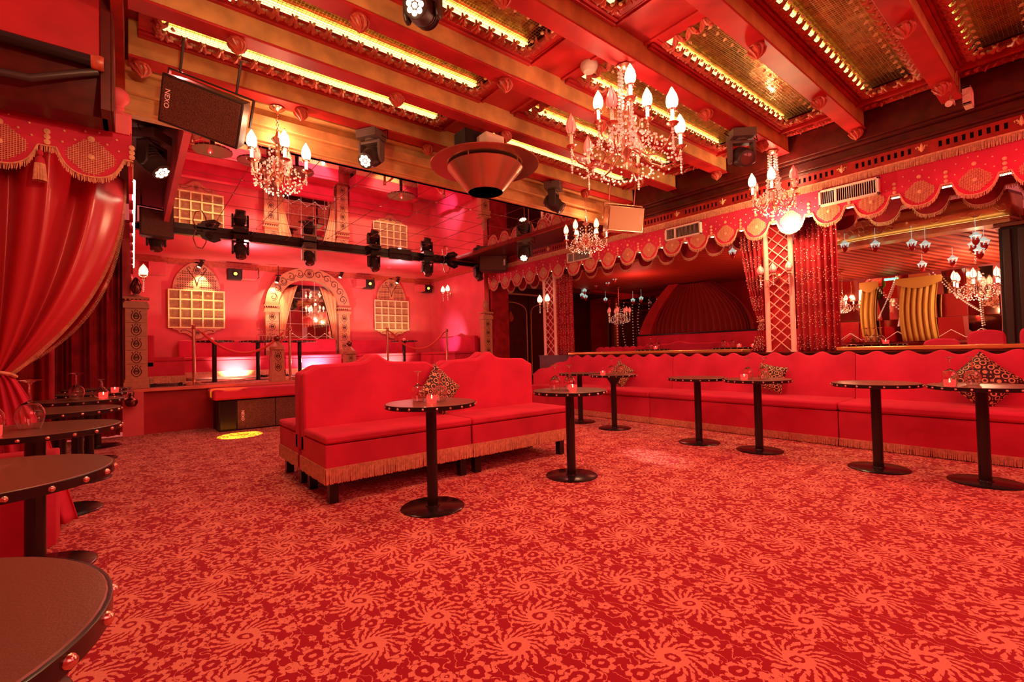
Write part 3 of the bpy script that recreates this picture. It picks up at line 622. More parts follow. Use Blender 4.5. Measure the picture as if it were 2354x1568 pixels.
for x, y, lab in ((5.02, 2.885, 'empty round black table left of the patterned cushion by the right banquette'), (5.05, 2.235, 'round black table in front of the patterned cushion on the right banquette'),
                  (5.01, 1.225, 'empty round black table second from the right edge by the banquette'), (5.06, .575, 'round black table nearest the right edge, glasses and candle on it'),
                  (5.28, 4.95, 'round black table furthest back by the gold cushion on the banquette'), (4.9, 6.6, 'round black table mostly hidden behind the right end of the sofa')):
    dup(T0, (x, y, 0), lab, rz=x*7+y*3)
TF = make_table((5.15, 4.2, 0), 'round black table with a flared cone under its top, by the banquette', G1, flare=True)
LT = [(-.375, .94, 'round black table cut off by the lower left corner, nearest the camera'), (-.40, 2.15, 'second round black table from the camera in the left row, empty'), (-.40, 3.5, 'round black table on the left carrying two large upturned glasses'),
      (-.42, 4.74, 'fourth round black table of the left row, bare top'), (-.40, 5.9, 'round black table on the left carrying one glass and a carafe'), (-.38, 7.0, 'sixth round black table of the left row'), (-.36, 8.05, 'furthest round black table of the left row')]
for x, y, lab in LT: dup(T0, (x, y, 0), lab, rz=y*2).scale = (1.1, 1.1, 1)
G2 = 'round black pedestal tables on the platform'
for x, y, lab in ((1.14, 9.95, 'round black table on the platform behind the left stanchion'), (1.86, 10.05, 'round black table on the platform under the row of glasses'), (2.62, 10.1, 'round black table on the platform in front of the arched mirror'),
                  (5.0, 10.3, 'round black table on the platform between the right two stanchions')): dup(T0, (x, y, PL+.012), lab, rz=y, group=G2)
# ---- glassware
gb = MB(); RR = .052
prof = [(.036, 0), (.045, .025), (RR, .055), (.048, .085), (.034, .108), (.012, .122), (.006, .128), (.0045, .16), (.004, .195), (.008, .205), (.022, .213), (.040, .217), (.040, .2195), (.0001, .2215)]
gb.lathe(prof, (0, 0, 0), 24); gb.f = [f for f in gb.f if len(f) < 24]; gb.m = gb.m[:len(gb.f)]
inner = [(.0345, 0), (.0435, .025), (RR-.0015, .055), (.0465, .084), (.0325, .106), (.010, .119), (.0001, .121)]
b2 = MB(); b2.lathe(inner, (0, 0, 0), 24); b2.f = [tuple(reversed(f)) for f in b2.f if len(f) < 24]; gb.add(b2.v, b2.f)
glass0 = None
def wine(x, y, z, lab, group='upturned wine glasses', s=1.0):
    global glass0
    if glass0 is None:
        glass0 = tag(gb.build('wine_glass', glass, loc=(0, 0, 0)), lab, 'glass', group); o = glass0; o.location = (x, y, z)
    else: o = dup(glass0, (x, y, z), lab, group=group)
    o.scale = (s, s, s); return o
ch0 = None
def candle(x, y, z, lab, s=1.0):
    global ch0
    if ch0 is None:
        ch0 = thing('candle_holder', (x, y, z), lab, 'candle holder', 'red glass tealight holders')
        b = MB(); b.lathe([(.030, 0), (.034, .004), (.036, .05), (.0345, .05), (.0325, .006), (.0001, .005)], (0, 0, 0), 20); b.build('glass_cup', redglass, ch0, loc=(0, 0, 0))
        b = MB(); b.cyl((0, 0, .006), (0, 0, .024), .019, n=16); b.build('tealight', cream, ch0, loc=(0, 0, 0))
        b = MB(); b.lathe([(.0001, 0), (.005, .006), (.006, .012), (.003, .022), (.0001, .03)], (0, 0, .026), 8); b.build('flame', flame, ch0, loc=(0, 0, 0)); return ch0
    return dup(ch0, (x, y, z), lab, scale=(s, s, s))
Z = .7405
wine(1.60, 3.08, Z, 'upturned wine glass left of the candle on the centre table'); wine(1.715, 2.97, Z, 'upturned wine glass right of the candle on the centre table, cushion behind'); candle(1.625, 2.93, Z, 'lit tealight holder between two glasses on the centre table')
wine(2.86, 2.97, Z, 'upturned wine glass on the left of the table at the sofa end'); wine(2.935, 2.87, Z, 'upturned wine glass behind the candle on the table at the sofa end'); candle(2.90, 2.80, Z, 'lit tealight holder on the table at the right end of the sofa')
wine(5.14, 4.22, Z, 'upturned wine glass on the flared-cone table, beside the tealight'); wine(5.22, 4.12, Z, 'upturned wine glass on the right of the flared-cone table'); candle(5.02, 4.27, Z, 'dim tealight holder on the flared-cone table by the banquette')
wine(5.00, 2.30, Z, 'upturned wine glass beside the candle, in front of the patterned cushion'); wine(5.06, 2.17, Z, 'upturned wine glass right of the candle, near the patterned cushion'); candle(4.93, 2.31, Z, 'lit tealight holder in front of the patterned banquette cushion')
wine(5.0, .74, Z, 'left upturned wine glass on the table nearest the right edge'); wine(5.06, .62, Z, 'right upturned wine glass on the table nearest the right edge'); candle(4.84, .72, Z, 'bright tealight holder on the table nearest the right edge')
wine(-.545, 3.36, Z, 'large upturned wine glass on the left row, cut by the photo edge', s=1.16); wine(-.42, 3.50, Z, 'large upturned wine glass second from the left photo edge', s=1.16); candle(-.52, 3.28, Z, 'tealight seen through the glass at the left photo edge')
wine(-.40, 5.82, Z, 'upturned wine glass alone on the left row, drapes behind', s=1.12); candle(-.22, 5.92, Z, 'lit tealight holder in front of the carafe on the left row'); candle(-.16, 6.95, Z, 'lit tealight holder on a far table of the left row')
b = MB(); b.lathe([(.045, 0), (.055, .02), (.058, .05), (.03, .085), (.014, .10), (.012, .15), (.03, .175), (.0285, .175), (.010, .15), (.012, .10), (.028, .084), (.056, .05), (.053, .02), (.0001, .004)], (0, 0, 0), 20)
o = tag(b.build('carafe', glass, loc=(0, 0, 0)), 'clear glass carafe with narrow neck behind a candle on the left row', 'carafe'); o.location = (-.24, 6.05, Z)
for k in range(8): wine(1.86+.062*k+.01*sin(k*3), 9.95+.05*(k % 2), PL+.753, 'upturned wine glass, %s from the left in the row on a platform table' % ORD[k], 'row of glasses on the platform table', .95)
for x, y, z, lab in ((1.10, 9.9, PL+.753, 'tealight on the platform table behind the left stanchion'), (4.98, 10.25, PL+.753, 'tealight on the platform table between the right stanchions')): candle(x, y, z, lab)
# small extra glasses behind the sofa
wine(2.32, 5.3, Z+.01, 'upturned wine glass peeking over the sofa back, left one'); wine(2.62, 5.3, Z+.01, 'upturned wine glass peeking over the sofa back, right one')
dup(T0, (2.46, 5.32, 0), 'round black table hidden behind the sofa backs', rz=1)

# ================================================================ DOUBLE SOFA
def sofa(x0, x1, yf, yb_, front, lab):
    """front=-1 faces the camera; yf seat front, yb_ back plane"""
    t = world(thing('sofa', ((x0+x1)/2, (yf+yb_)/2, 0), lab, 'sofa', 'back to back red velvet sofa units')); s = 1 if yb_ > yf else -1
    def bx(b, a, c, p, q, z0, z1): b.box(a, c, min(p, q), max(p, q), z0, z1)
    b = MB(); bx(b, x0, x1, yf, yb_-s*.02, .15, .435); b.build('seat_base', velvet, t, bevel=.008)
    b = MB(); bx(b, x0-.006, x1+.006, yf-s*.01, yb_-s*.10, .44, .50); b.build('seat_cushion', velvet, t, bevel=.018)
    xm = (x0+x1)/2; hw = (x1-x0)/2
    poly = [(-hw, .30)]; K = 60; zt = []
    for i in range(K+1):
        u = -hw+2*hw*i/K; a = abs(u); e = hw-a
        z = 1.005 + .012*(1-(a/hw)**2) + .055*math.exp(-(a/.07)**2)+.018*math.exp(-(a/.14)**2)
        if e < .15: z -= .055*(.5+.5*cos(pi*e/.15))
        zt.append((u, z))
    b = MB(); b.prism([(-hw, .30)]+zt+[(hw, .30)], lambda a, z, d: Vector((xm+a, d, z)), min(yb_-s*.10, yb_+s*.0), max(yb_-s*.10, yb_)); b.build('backrest', velvet, t, bevel=.022)
    b = MB(); path = [(Vector((x0-.004, yb_, .165)), Vector((x0-.004, yf-s*.004, .165))), (Vector((x0-.004, yf-s*.004, .165)), Vector((x1+.004, yf-s*.004, .165))), (Vector((x1+.004, yf-s*.004, .165)), Vector((x1+.004, yb_, .165)))]
    for k, (p, q) in enumerate(path):
        d = (q-p); L = d.length; d.normalize(); nv = Vector((d.y, -d.x, 0))*s*(1); zt_ = Vector((0, 0, .10))
        b.bar(p+zt_, q+zt_, .006, .010); strand_fringe(b, lambda u, p=p, d=d, L=L, nv=nv: (p+zt_+d*L*u+nv*.002, d, nv*.5), int(L*165), .115, .0055, .10, k)
    b.build('fringe', fringem, t, smooth=False)
    for lx in (x0+.035, x1-.10):
        for ly in (yf+s*.03, yb_-s*.12):
            b = MB(); bx(b, lx, lx+.065, ly, ly+s*.065, 0, .16); b.build('leg', black, t, bevel=.003)
    return t
sofa(1.08, 2.34, 3.52, 4.17, -1, 'red velvet sofa unit facing the camera, left half of the centre sofa')
sofa(2.36, 3.56, 3.52, 4.17, -1, 'red velvet sofa unit facing the camera, right half of the centre sofa')
sofa(1.08, 2.34, 4.88, 4.24, 1, 'red velvet sofa unit facing away, behind the left half of the centre sofa')
sofa(2.36, 3.56, 4.88, 4.24, 1, 'red velvet sofa unit facing away, behind the right half of the centre sofa')
# ---- cushions
def cushion(loc, size, rot, lab, m=damask):
    b = MB(); n = 14; S = size/2
    def fn(sg):
        def f(u, v):
            a, c = 2*u-1, 2*v-1; h = (1-a**4)*(1-c**4); return Vector((a*S*(1-.10*(1-abs(c))**.5*0 - .07*(1-c*c)), sg*.075*h**.6*size/.42, c*S*(1-.07*(1-a*a))))
        return f
    b.grid(fn(-1), n, n); b.grid(lambda u, v: fn(1)(1-u, v), n, n)
    o = tag(b.build('cushion', m, loc=(0, 0, 0)), lab, 'cushion', 'black and gold rosette cushions'); o.location = loc; o.rotation_euler = rot; return o
cushion((2.30, 3.98, .735), .37, (-.25, .70, 0), 'black and gold rosette cushion leaning in the middle of the centre sofa')
cushion((6.30, 2.62, .675), .34, (-.30, .18, -1.57), 'black and gold rosette cushion on the banquette, behind the candle table')
cushion((6.28, .70, .69), .42, (-.30, .75, -1.57), 'large black and gold cushion on the banquette near the right edge')
cushion((6.30, 4.98, .67), .36, (-.30, .5, -1.57), 'shiny gold and black cushion at the far end of the banquette')

# ================================================================ ALCOVE
def ornament(mb, P, cx, cz, s):           # palmette medallion
    for sg in (1, -1):
        mb.tube([P(cx+sg*s*a, cz+s*c) for a, c in ((0, -.95), (.35, -.8), (.62, -.35), (.6, .1), (.4, .45), (.5, .75), (.62, .7))], s*.055, 4)
        mb.tube([P(cx+sg*s*a, cz+s*c) for a, c in ((.05, .95), (.22, .75), (.12, .6))], s*.04, 4)
        mb.tube([P(cx+sg*s*a, cz+s*c) for a, c in ((.0, .5), (.25, .2), (.34, -.15), (.2, -.45), (0, -.5))], s*.07, 4)
    for k in range(-2, 3): mb.bar(P(cx+k*.11*s-.12*s, cz-.25*s), P(cx+k*.11*s+.12*s, cz+.15*s), s*.04); mb.bar(P(cx+k*.11*s+.12*s, cz-.25*s), P(cx+k*.11*s-.12*s, cz+.15*s), s*.04)
def pilaster(x, y, z0, z1, w_, lab=None, t=None, cap=True, finial='pine', dep=.16, n=5):
    if t is None: t = world(thing('ornamental_pilaster' if finial == 'pine' else 'ornamental_bollard', (x, y, z0), lab, 'pillar' if finial == 'pine' else 'post'))
    b = MB(); b.box(x-w_/2, x+w_/2, y-dep/2, y+dep/2, z0, z1); b.box(x-w_*.58, x+w_*.58, y-dep*.58, y+dep*.58, z0, z0+.10); b.box(x-w_*.54, x+w_*.54, y-dep*.55, y+dep*.55, z0+.10, z0+.14)
    sh = b.build('shaft', tilepat, t, bevel=.004)
    b = MB(); H = z1-z0-.17; st = H/n
    for k in range(n):
        cz = z0+.16+st*(k+.5); ornament(b, lambda a, c: Vector((a, y-dep/2-.002, c)), x, cz, min(w_*.62, st*.45)); b.bar((x-w_*.45, y-dep/2-.002, cz+st*.5), (x+w_*.45, y-dep/2-.002, cz+st*.5), .004)
    b.build('tile_motif', inkdark, sh)
    if cap:
        b = MB(); b.box(x-w_*.58, x+w_*.58, y-dep*.6, y+dep*.6, z1, z1+.07); b.box(x-w_*.52, x+w_*.52, y-dep*.52, y+dep*.52, z1+.07, z1+.10)
        for k in range(6):
            xx = x-w_*.55+w_*1.1*(k+.5)/6; b.add([(xx-w_*.09, y-dep*.66, z1+.155), (xx+w_*.09, y-dep*.66, z1+.155), (xx, y-dep*.6, z1+.10)], [(0, 2, 1)])
        b.box(x-w_*.60, x+w_*.60, y-dep*.64, y+dep*.64, z1+.135, z1+.165); b.lathe([(w_*.45, 0), (w_*.3, .02), (w_*.15, .05)], (x, y, z1+.165), 16)
        b.build('capital', tilepat, t)
    if finial == 'pine':
        b = MB(); zf = z1+.21; b.lathe([(.02, 0), (.035, .015), (.055, .05), (.066, .10), (.06, .15), (.035, .21), (.012, .245), (.0001, .26)], (x, y, zf), 14)
        for k in range(8):
            for sg in (1, -1): b.tube([(x+cos(2*pi*k/8+sg*q*.35)*rr, y+sin(2*pi*k/8+sg*q*.35)*rr, zf+zz) for q, (rr, zz) in enumerate(((.036, .015), (.057, .05), (.069, .10), (.062, .15), (.037, .21), (.012, .25)))], .004, 4)
        b.build('pinecone_finial', tilepat if x > 3 else giltdark, t)
    elif finial == 'ball':
        b = MB(); b.lathe([(w_*.62, 0), (w_*.62, .05), (w_*.5, .08), (w_*.3, .12), (.03, .15)], (x, y, z1), 20); b.build('domed_cap', tilepat, t)
        b = MB(); b.sph((x, y, z1+.20), .055, 16); b.build('ball', giltdark, t)
    return t
pilaster(.04, 8.93, PL+.015, 1.86, .26, 'ornamental tiled pilaster with pinecone finial at the left of the platform')
pilaster(6.42, 8.93, PL+.015, 1.86, .24, 'ornamental tiled pilaster with pinecone finial at the right of the platform')
pilaster(1.97, 9.03, PL+.012, 1.22, .20, 'short ornamental bollard with dark ball, left of the platform entrance', cap=False, finial='ball', n=2)
pilaster(3.27, 9.10, PL+.012, 1.12, .20, 'short ornamental bollard with ball, right of the platform entrance', cap=False, finial='ball', n=2)
b = MB(); b.box(-.12, .12, 8.76, 8.84, 0, PL+.01); struct(b.build('trim_7', wallred, loc=(0, 0, 0)))
b = MB(); b.lathe([(.0001, -.075), (.05, -.06), (.075, -.01), (.07, .03), (.035, .06), (.03, .09), (.0001, .09)], (-.02, 8.62, .50), 16); b.lathe([(.02, .09), (.035, .10), (.03, .16), (.0001, .165)], (-.02, 8.62, .50), 12); b.bar((-.02, 8.62, .56), (-.02, 8.78, .56), .03)
tag(b.build('newel_knob', giltdark, loc=(-.02, 8.62, .5)), 'dark turned wooden knob at the foot of the left pilaster', 'knob')
# arch
t = world(thing('mirrored_arch', (3.21, YB-.06, 1.2), 'ornate terracotta arch with scrolls framing a mirror on the platform back wall', 'arch'))
AX, AZ, RO, RI = 3.215, 2.24, .94, .665
b = MB(); K = 40; vs = []
for i in range(K+1):
    a = pi*i/K
    for (r, yy) in ((RI, YB-.12), (RO, YB-.12), (RO, YB), (RI, YB)): vs.append((AX-r*cos(a), yy, AZ+r*.97*sin(a)))
b.add(vs, [(i*4+q, i*4+(q+1) % 4, i*4+4+(q+1) % 4, i*4+4+q) for i in range(K) for q in range(4)]); ab = b.build('arch_band', tilepat, t)
b = MB()
for k in range(-5, 6):
    if k == 0: continue
    a = pi/2-k*.262; cx, cz = AX+.80*cos(a), AZ+.78*sin(a); sg = 1 if k > 0 else -1
    b.tube([(cx+sg*cos(a*0+q*.55+1)*(.085*(1-q/15)), YB-.122, cz+sin(q*.55+1)*(.085*(1-q/15))) for q in range(13)], [.007]*12+[.012], 4)
    b.tube([(AX+(.80+.09*sin(pi*q/5*sg))*cos(a+.262*(q/5-.5)), YB-.122, AZ+(.78+.09*sin(pi*q/5*sg))*sin(a+.262*(q/5-.5))) for q in range(6)], .005, 4)
b.tube([(AX+.1*cos(q*pi/6), YB-.122, AZ+.78+.1*sin(q*pi/6)) for q in range(13)], .006, 4)
ornament(b, lambda a, c: Vector((a, YB-.122, c)), AX, AZ+.78, .085); b.build('scroll_motif', inkdark, ab)
for sx in (-1, 1):
    x = AX+sx*.80; p = MB(); p.box(x-.135, x+.135, YB-.12, YB, 1.0, 2.10); sh = p.build('pilaster', tilepat, t, bevel=.004)
    p = MB()
    for k in range(5): ornament(p, lambda a, c: Vector((a, YB-.122, c)), x, 2.0-.22*k, .095); p.bar((x-.11, YB-.122, 1.89-.22*k), (x+.11, YB-.122, 1.89-.22*k), .004)
    p.build('tile_motif', inkdark, sh)
    p = MB(); p.box(x-.16, x+.16, YB-.15, YB, 2.10, 2.17); p.box(x-.145, x+.145, YB-.13, YB, 2.17, 2.2)
    for k in range(7): xx = x-.16+.32*(k+.5)/7; p.add([(xx-.022, YB-.15, 2.245), (xx+.022, YB-.15, 2.245), (xx, YB-.14, 2.20)], [(0, 2, 1)])
    p.box(x-.165, x+.165, YB-.15, YB, 2.235, 2.26); p.build('capital', tilepat, t)
b = MB(); poly = [(-RI, 1.0), (RI, 1.0)]+[(RI*cos(pi*i/24), AZ+RI*.97*sin(pi*i/24)) for i in range(25)]
b.prism([(-RI, 1.0), (RI, 1.0)]+[(RI*cos(pi*i/24), AZ+RI*.97*sin(pi*i/24)) for i in range(25)], lambda a, z, d: Vector((AX+a, d, z)), YB-.02, YB-.01); b.build('mirror', mirror, t, smooth=False)
b = MB()
for k in (-.45, -.15, .15, .45): b.bar((AX+k*.9, YB-.022, 1.3), (AX+k*.9, YB-.022, 2.85 if abs(k) < .3 else 2.6), .004)
for z in (1.55, 1.85, 2.15, 2.45): b.bar((AX-.64, YB-.022, z), (AX+.64, YB-.022, z), .004)
for i in range(11):
    for (sx, q) in ((-1, 0), (1, 0)):
        zz = 1.35+.13*i; b.sph((AX+sx*(.60-.0*i), YB-.03, zz), .012, 6)
for i in range(7): b.sph((AX-.54+.18*i, YB-.03, 1.5+.13*((i % 2))), .013, 6)
for i in range(6): b.bar((AX-.54+.18*i, YB-.03, 1.5+.13*(i % 2)), (AX-.36+.18*i, YB-.03, 1.5+.13*((i+1) % 2)), .005)
b.build('beaded_joints', crystal, t, smooth=False)
b = MB()
for sx in (-1, 1):
    b.grid(lambda u, v, sx=sx: Vector((AX+sx*(.64-(.30*u*max(0, 1-v)**1.6+.10*u)), YB-.05-.012*sin(u*22), AZ+.50-(AZ-.9)*v+(.08*(1-u)*0-(.18*(1-u))*(1-v)))), 26, 12)
b.build('beaded_swag', goldcut, t, solid=.004)
# lattice windows
def lattice_window(cx, wd, lab, hot):
    t = world(thing('lattice_window', (cx, YB-.04, 1.7), lab, 'lattice panel')); Y1 = YB-.03; hw = wd/2; z0, z1 = 1.735, 2.495
    b = MB(); K = 20; pts = [(hw*.87, z1)]
    for i in range(K+1):
        a = (pi/2)*i/K; pts.append((hw*.87*cos(a)**.85 if i < K else 0, z1+.60*(.82*sin(a)+.18*(i/K)**3)))
    full = [(p[0], p[1]) for p in pts]+[(-p[0], p[1]) for p in reversed(pts[:-1])]
    b.prism([(-hw*.87, z1-.01)][:0]+full, lambda a, z, d: Vector((cx+a, d, z)), Y1-.02, Y1+.02); ap = b.build('arched_head', tilepat, t, bevel=.003)
    b = MB(); ornament(b, lambda a, c: Vector((cx+a, Y1-.023, c)), 0, z1+.42, .09)
    for sg in (1, -1):
        b.tube([(cx+sg*a, Y1-.023, z1+c) for a, c in ((.0, .10), (.03, .24), (.12, .36), (.17, .45), (.13, .48), (.11, .44))], .007, 4)
        for zz in (.08, .22, .34): b.bar((cx+sg*.05, Y1-.022, z1+zz), (cx+sg*hw*.8*sqrt(max(.05, 1-(zz/.62)**2)), Y1-.022, z1+zz), .012, .004)
    for i in range(-9, 10):
        for j in range(9):
            x, z = i*.04, z1+.02+j*.045
            if abs(x) > .045 and (abs(x)/(hw*.8))**2+((z-z1)/.55)**2 < .9: b.box(cx+x-.008, cx+x+.008, Y1-.023, Y1-.02, z-.008, z+.012)
    b.build('fret_motif', inkdark, ap, smooth=False)
    b = MB(); b.box(cx-hw, cx+hw, Y1-.02, Y1, z0, z1); g = b.build('grid_panel', lattb, t, smooth=False)
    b = MB()
    for i in range(6): x = cx-hw+wd*i/5; b.box(x-.011, x+.011, Y1-.045, Y1-.018, z0-.011, z1+.011)
    for j in range(5): z = z0+(z1-z0)*j/4; b.box(cx-hw-.011, cx+hw+.011, Y1-.043, Y1-.019, z-.011, z+.011)
    b.build('grid_bars', yellowlit if hot else cream, t, smooth=False)
    b = MB(); cw, chh = wd/5, (z1-z0)/4
    for i in range(5):
        for j in range(4):
            ox, oz = cx-hw+cw*(i+.5), z0+chh*(j+.5)
            for q in range(-3, 4):
                b.box(ox+q*.021-.003, ox+q*.021+.003, Y1-.024, Y1-.02, oz-.07, oz+.07); b.box(ox-.07, ox+.07, Y1-.024, Y1-.02, oz+q*.021-.003, oz+q*.021+.003)
            b.lathe([(.03, 0), (.03, .004), (.012, .005)], (ox, Y1-.022, oz), 8, (0, -1, 0))
    b.build('fretwork', mat('fret_ink', (.38, .17, .08), .5) if hot else mat('fret_ink', (.45, .18, .12), .5), g, smooth=False)
    b = MB(); poly = [(-.86, 0), (.86, 0), (.86, -.05), (.70, -.07), (.62, -.14), (.40, -.15), (.28, -.20), (.16, -.27), (0, -.30), (-.16, -.27), (-.28, -.20), (-.40, -.15), (-.62, -.14), (-.70, -.07), (-.86, -.05)]
    b.prism([(a*hw, z0+c*.78) for a, c in reversed(poly)], lambda a, z, d: Vector((cx+a, d, z)), Y1-.03, Y1); cr = b.build('shaped_crest', tilepat, t)
    b = MB(); ornament(b, lambda a, c: Vector((cx+a, Y1-.033, c)), 0, z0-.10, .06)
    for sg in (1, -1): b.tube([(cx+sg*a, Y1-.033, z0-c) for a, c in ((.08, .13), (.13, .08), (.2, .05), (.27, .055), (.28, .08), (.255, .085))], .005, 4)
    b.build('scroll_motif', inkdark, cr)
lattice_window(1.03, .95, 'arched lattice window panel lit yellow, left on the platform back wall', True)
lattice_window(5.28, .93, 'arched lattice window panel in pink shade, right on the platform back wall', False)
# platform benches
def bench(x0, x1, y0, y1, face, lab, bh=.80, sh=.46, back=True):
    """face '-y','+x','-x'"""
    t = world(thing('bench', ((x0+x1)/2, (y0+y1)/2, PL+.012), lab, 'bench')); Z0 = PL+.012
    b = MB(); b.box(x0, x1, y0, y1, Z0+.14, Z0+sh-.07); b.build('seat_base', velvet, t, bevel=.01)
    b = MB(); b.box(x0-.005, x1+.005, y0-.01, y1, Z0+sh-.065, Z0+sh); b.build('seat_cushion', velvet, t, bevel=.02)
    if back:
        b = MB()
        if face == '-y': b.box(x0, x1, y1-.10, y1+.02, Z0+.3, Z0+bh)
        elif face == '+x': b.box(x0-.02, x0+.10, y0, y1, Z0+.3, Z0+bh)
        else: b.prism([(y0, Z0+.3)]+[(y0+(y1-y0)*i/30, Z0+bh+.05*math.exp(-((i-15)/2.2)**2)) for i in range(31)]+[(y1, Z0+.3)], lambda a, z, d: Vector((d, a, z)), x1-.10, x1+.02)
        b.build('backrest', velvet, t, bevel=.02)
    b = MB(); L = x1-x0; strand_fringe(b, lambda u: (Vector((x0+u*L, y0-.004, Z0+.16)), Vector((1, 0, 0)), Vector((0, -1, 0))), int(L*110), .11, .007, .1)
    if face != '-y': xx = x1+.004 if face == '+x' else x0-.004; LL = y1-y0; strand_fringe(b, lambda u: (Vector((xx, y0+u*LL, Z0+.16)), Vector((0, 1, 0)), Vector((1, 0, 0))), int(LL*110), .11, .007, .1)
    b.box(x0, x1, y0-.008, y0, Z0+.15, Z0+.165); b.build('fringe', fringem, t, smooth=False)
    for lx in (x0+.03, x1-.09):
        for ly in (y0+.03, y1-.1): b = MB(); b.box(lx, lx+.06, ly, ly+.06, Z0, Z0+.15); b.build('leg', blackm, t)
bench(.16, .64, 9.06, 10.9, '+x', 'red velvet bench along the left side of the platform')
bench(.70, 2.24, 11.0, 11.5, '-y', 'red velvet bench under the yellow lit lattice window')
bench(2.55, 3.75, 10.95, 11.4, '-y', 'red velvet bench in front of the arched mirror', bh=.82)
bench(4.18, 5.85, 11.0, 11.5, '-y', 'red velvet bench under the right lattice window')
bench(5.75, 6.40, 9.25, 10.9, '-x', 'red velvet bench with peaked back along the right side of the platform', bh=.82)
# stanchions and ropes
def stanchion(x, y, lab):
    t = thing('stanchion', (x, y, PL+.012), lab, 'stanchion', 'brass stanchions on the platform edge')
    b = MB(); b.cyl((0, 0, .02), (0, 0, .93), .025, n=16); b.build('pole', copper, t, loc=(0, 0, 0))
    b = MB(); b.lathe([(.16, 0), (.16, .008), (.10, .03), (.035, .055), (.025, .08)], (0, 0, 0), 28); b.build('base', copper, t, loc=(0, 0, 0))
    b = MB(); b.lathe([(.03, 0), (.038, .01), (.03, .03), (.026, .05), (.036, .062), (.036, .07), (.0001, .075)], (0, 0, .90), 16); b.build('top_collar', copper, t, loc=(0, 0, 0)); return t
SX = [(.77, 9.2), (2.22, 9.2), (4.10, 9.2), (5.52, 9.2)]
for (x, y), lab in zip(SX, ('brass stanchion in front of the yellow lattice window', 'brass stanchion in front of the arched mirror', 'brass stanchion in front of the right lattice window', 'rightmost brass stanchion near the right platform bench')): stanchion(x, y, lab)
for (a, c, sag, lab) in ((0, 1, .36, 'red velvet rope hanging between the left pair of stanchions'), (2, 3, .34, 'red velvet rope hanging between the right pair of stanchions')):
    xa, xb = SX[a][0]+.04, SX[c][0]-.04; z = PL+.90
    t = world(thing('velvet_rope', ((xa+xb)/2, 9.2, z-sag), lab, 'rope', 'velvet ropes between stanchions')); b = MB(); b.tube([(xa+(xb-xa)*(.05+.9*i/20), 9.2, z-.03-sag*(1-(2*i/20-1)**2)*.98) for i in range(21)], .021, 8); b.build('rope_body', ropem, t)
    b = MB(); b.tube([(xa, 9.2, z+.01), (xa+.03, 9.2, z), (xa+.09, 9.2, z-.06)], .012, 8); b.build('end_hook', gilt, t); b = MB(); b.tube([(xb, 9.2, z+.01), (xb-.03, 9.2, z), (xb-.09, 9.2, z-.06)], .012, 8); b.build('end_hook', gilt, t)
# back wall spots and projector boxes
for x, y, z, lab, tgt in ((1.12, YB-.12, 3.04, 'small black spotlight above the yellow lattice window', (1.03, YB, 2.0)), (3.98, YB-.12, 3.06, 'small black spotlight right of the arched mirror', None), (5.46, YB-.12, 3.03, 'small black spotlight above the right lattice window', None), (2.50, YB-.35, 2.80, 'small black spotlight hanging before the left of the arch', (2.4, YB, 2.3))):
    t = world(thing('spotlight', (x, y, z), lab, 'spotlight')); b = MB(); b.box(x-.05, x+.05, y-.02, y+.06, ZM-.01 if z > 2.9 else z+.08, ZM if z > 2.9 else z+.1); b.cyl((x, y, ZM if z > 2.9 else z+.3), (x, y, z+.02), .008); b.build('bracket', blackm, t)
    tl = -.15 if z > 2.9 else -.1
    b = MB(); b.cyl((x, y, z+.05), (x+tl*.4, y-.02, z-.07), .034, .04, 14); b.build('lamp_can', black, t); b = MB(); b.cyl((x+tl*.4, y-.02, z-.068), (x+tl*.42, y-.021, z-.074), .036, n=14); b.build('lens', shadehot, t)
    if tgt: lamp('SPOT', (x, y-.05, z-.12), 55 if z > 2.9 else 30, (1, .85, .35), .02, tgt, 75, .6, name='window_spot')
for x0, x1, z0, z1, side, lab in ((.24, .52, 2.76, 3.0, 0, 'plain red box fixed high at the left end of the back wall'), (1.56, 2.1, 2.76, 2.98, -1, 'effects projector with yellow lens between lattice window and arch'), (4.2, 4.75, 2.76, 2.98, 1, 'effects projector with yellow lens right of the arch'), (5.86, 6.38, 2.76, 2.96, 1, 'effects projector with yellow lens in the right back corner')):
    t = world(thing('effects_projector' if side else 'wall_box', ((x0+x1)/2, YB-.15, z0), lab, 'projector' if side else 'box')); m_ = .55 if side else 0
    xs = x0+(x1-x0)*.48
    if side: b = MB(); b.box(*( (xs, x1) if side < 0 else (x0+.08, xs+.05)), YB-.26, YB-.04, z0+.02, z1-.01); b.build('casing', wallred, t, bevel=.006); b = MB(); b.box(*((x0, xs) if side < 0 else (xs+.05, x1)), YB-.24, YB-.05, z0, z1); b.build('lamp_housing', blackm, t, bevel=.006)
    else: b = MB(); b.box(x0, x1, YB-.2, YB-.02, z0, z1); b.build('casing', wallred, t, bevel=.006)
    if side:
        lx = x0+.13 if side < 0 else x1-.13; b = MB(); b.lathe([(.06, 0), (.06, .03), (.05, .035)], (lx, YB-.24, (z0+z1)/2), 14, (0, -1, 0)); b.build('lens_ring', black, t); b = MB(); b.sph((lx, YB-.275, (z0+z1)/2), .035, 10); b.build('lens', yellowlens, t)
        b = MB(); b.tube([(x1-.02, YB-.1, z1), (x1+.05, YB-.08, z1+.08), (x1+.07, YB-.08, z0+.1), (x1, YB-.06, z0+.03)], .008); b.build('cable', black, t)
b = MB(); b.lathe([(.06, 0), (.06, -.015), (.04, -.03), (.0001, -.035)], (4.65, 10.3, ZM), 20); tag(b.build('smoke_detector', wallred, loc=(4.65, 10.3, ZM)), 'small round detector on the low alcove ceiling', 'smoke detector')

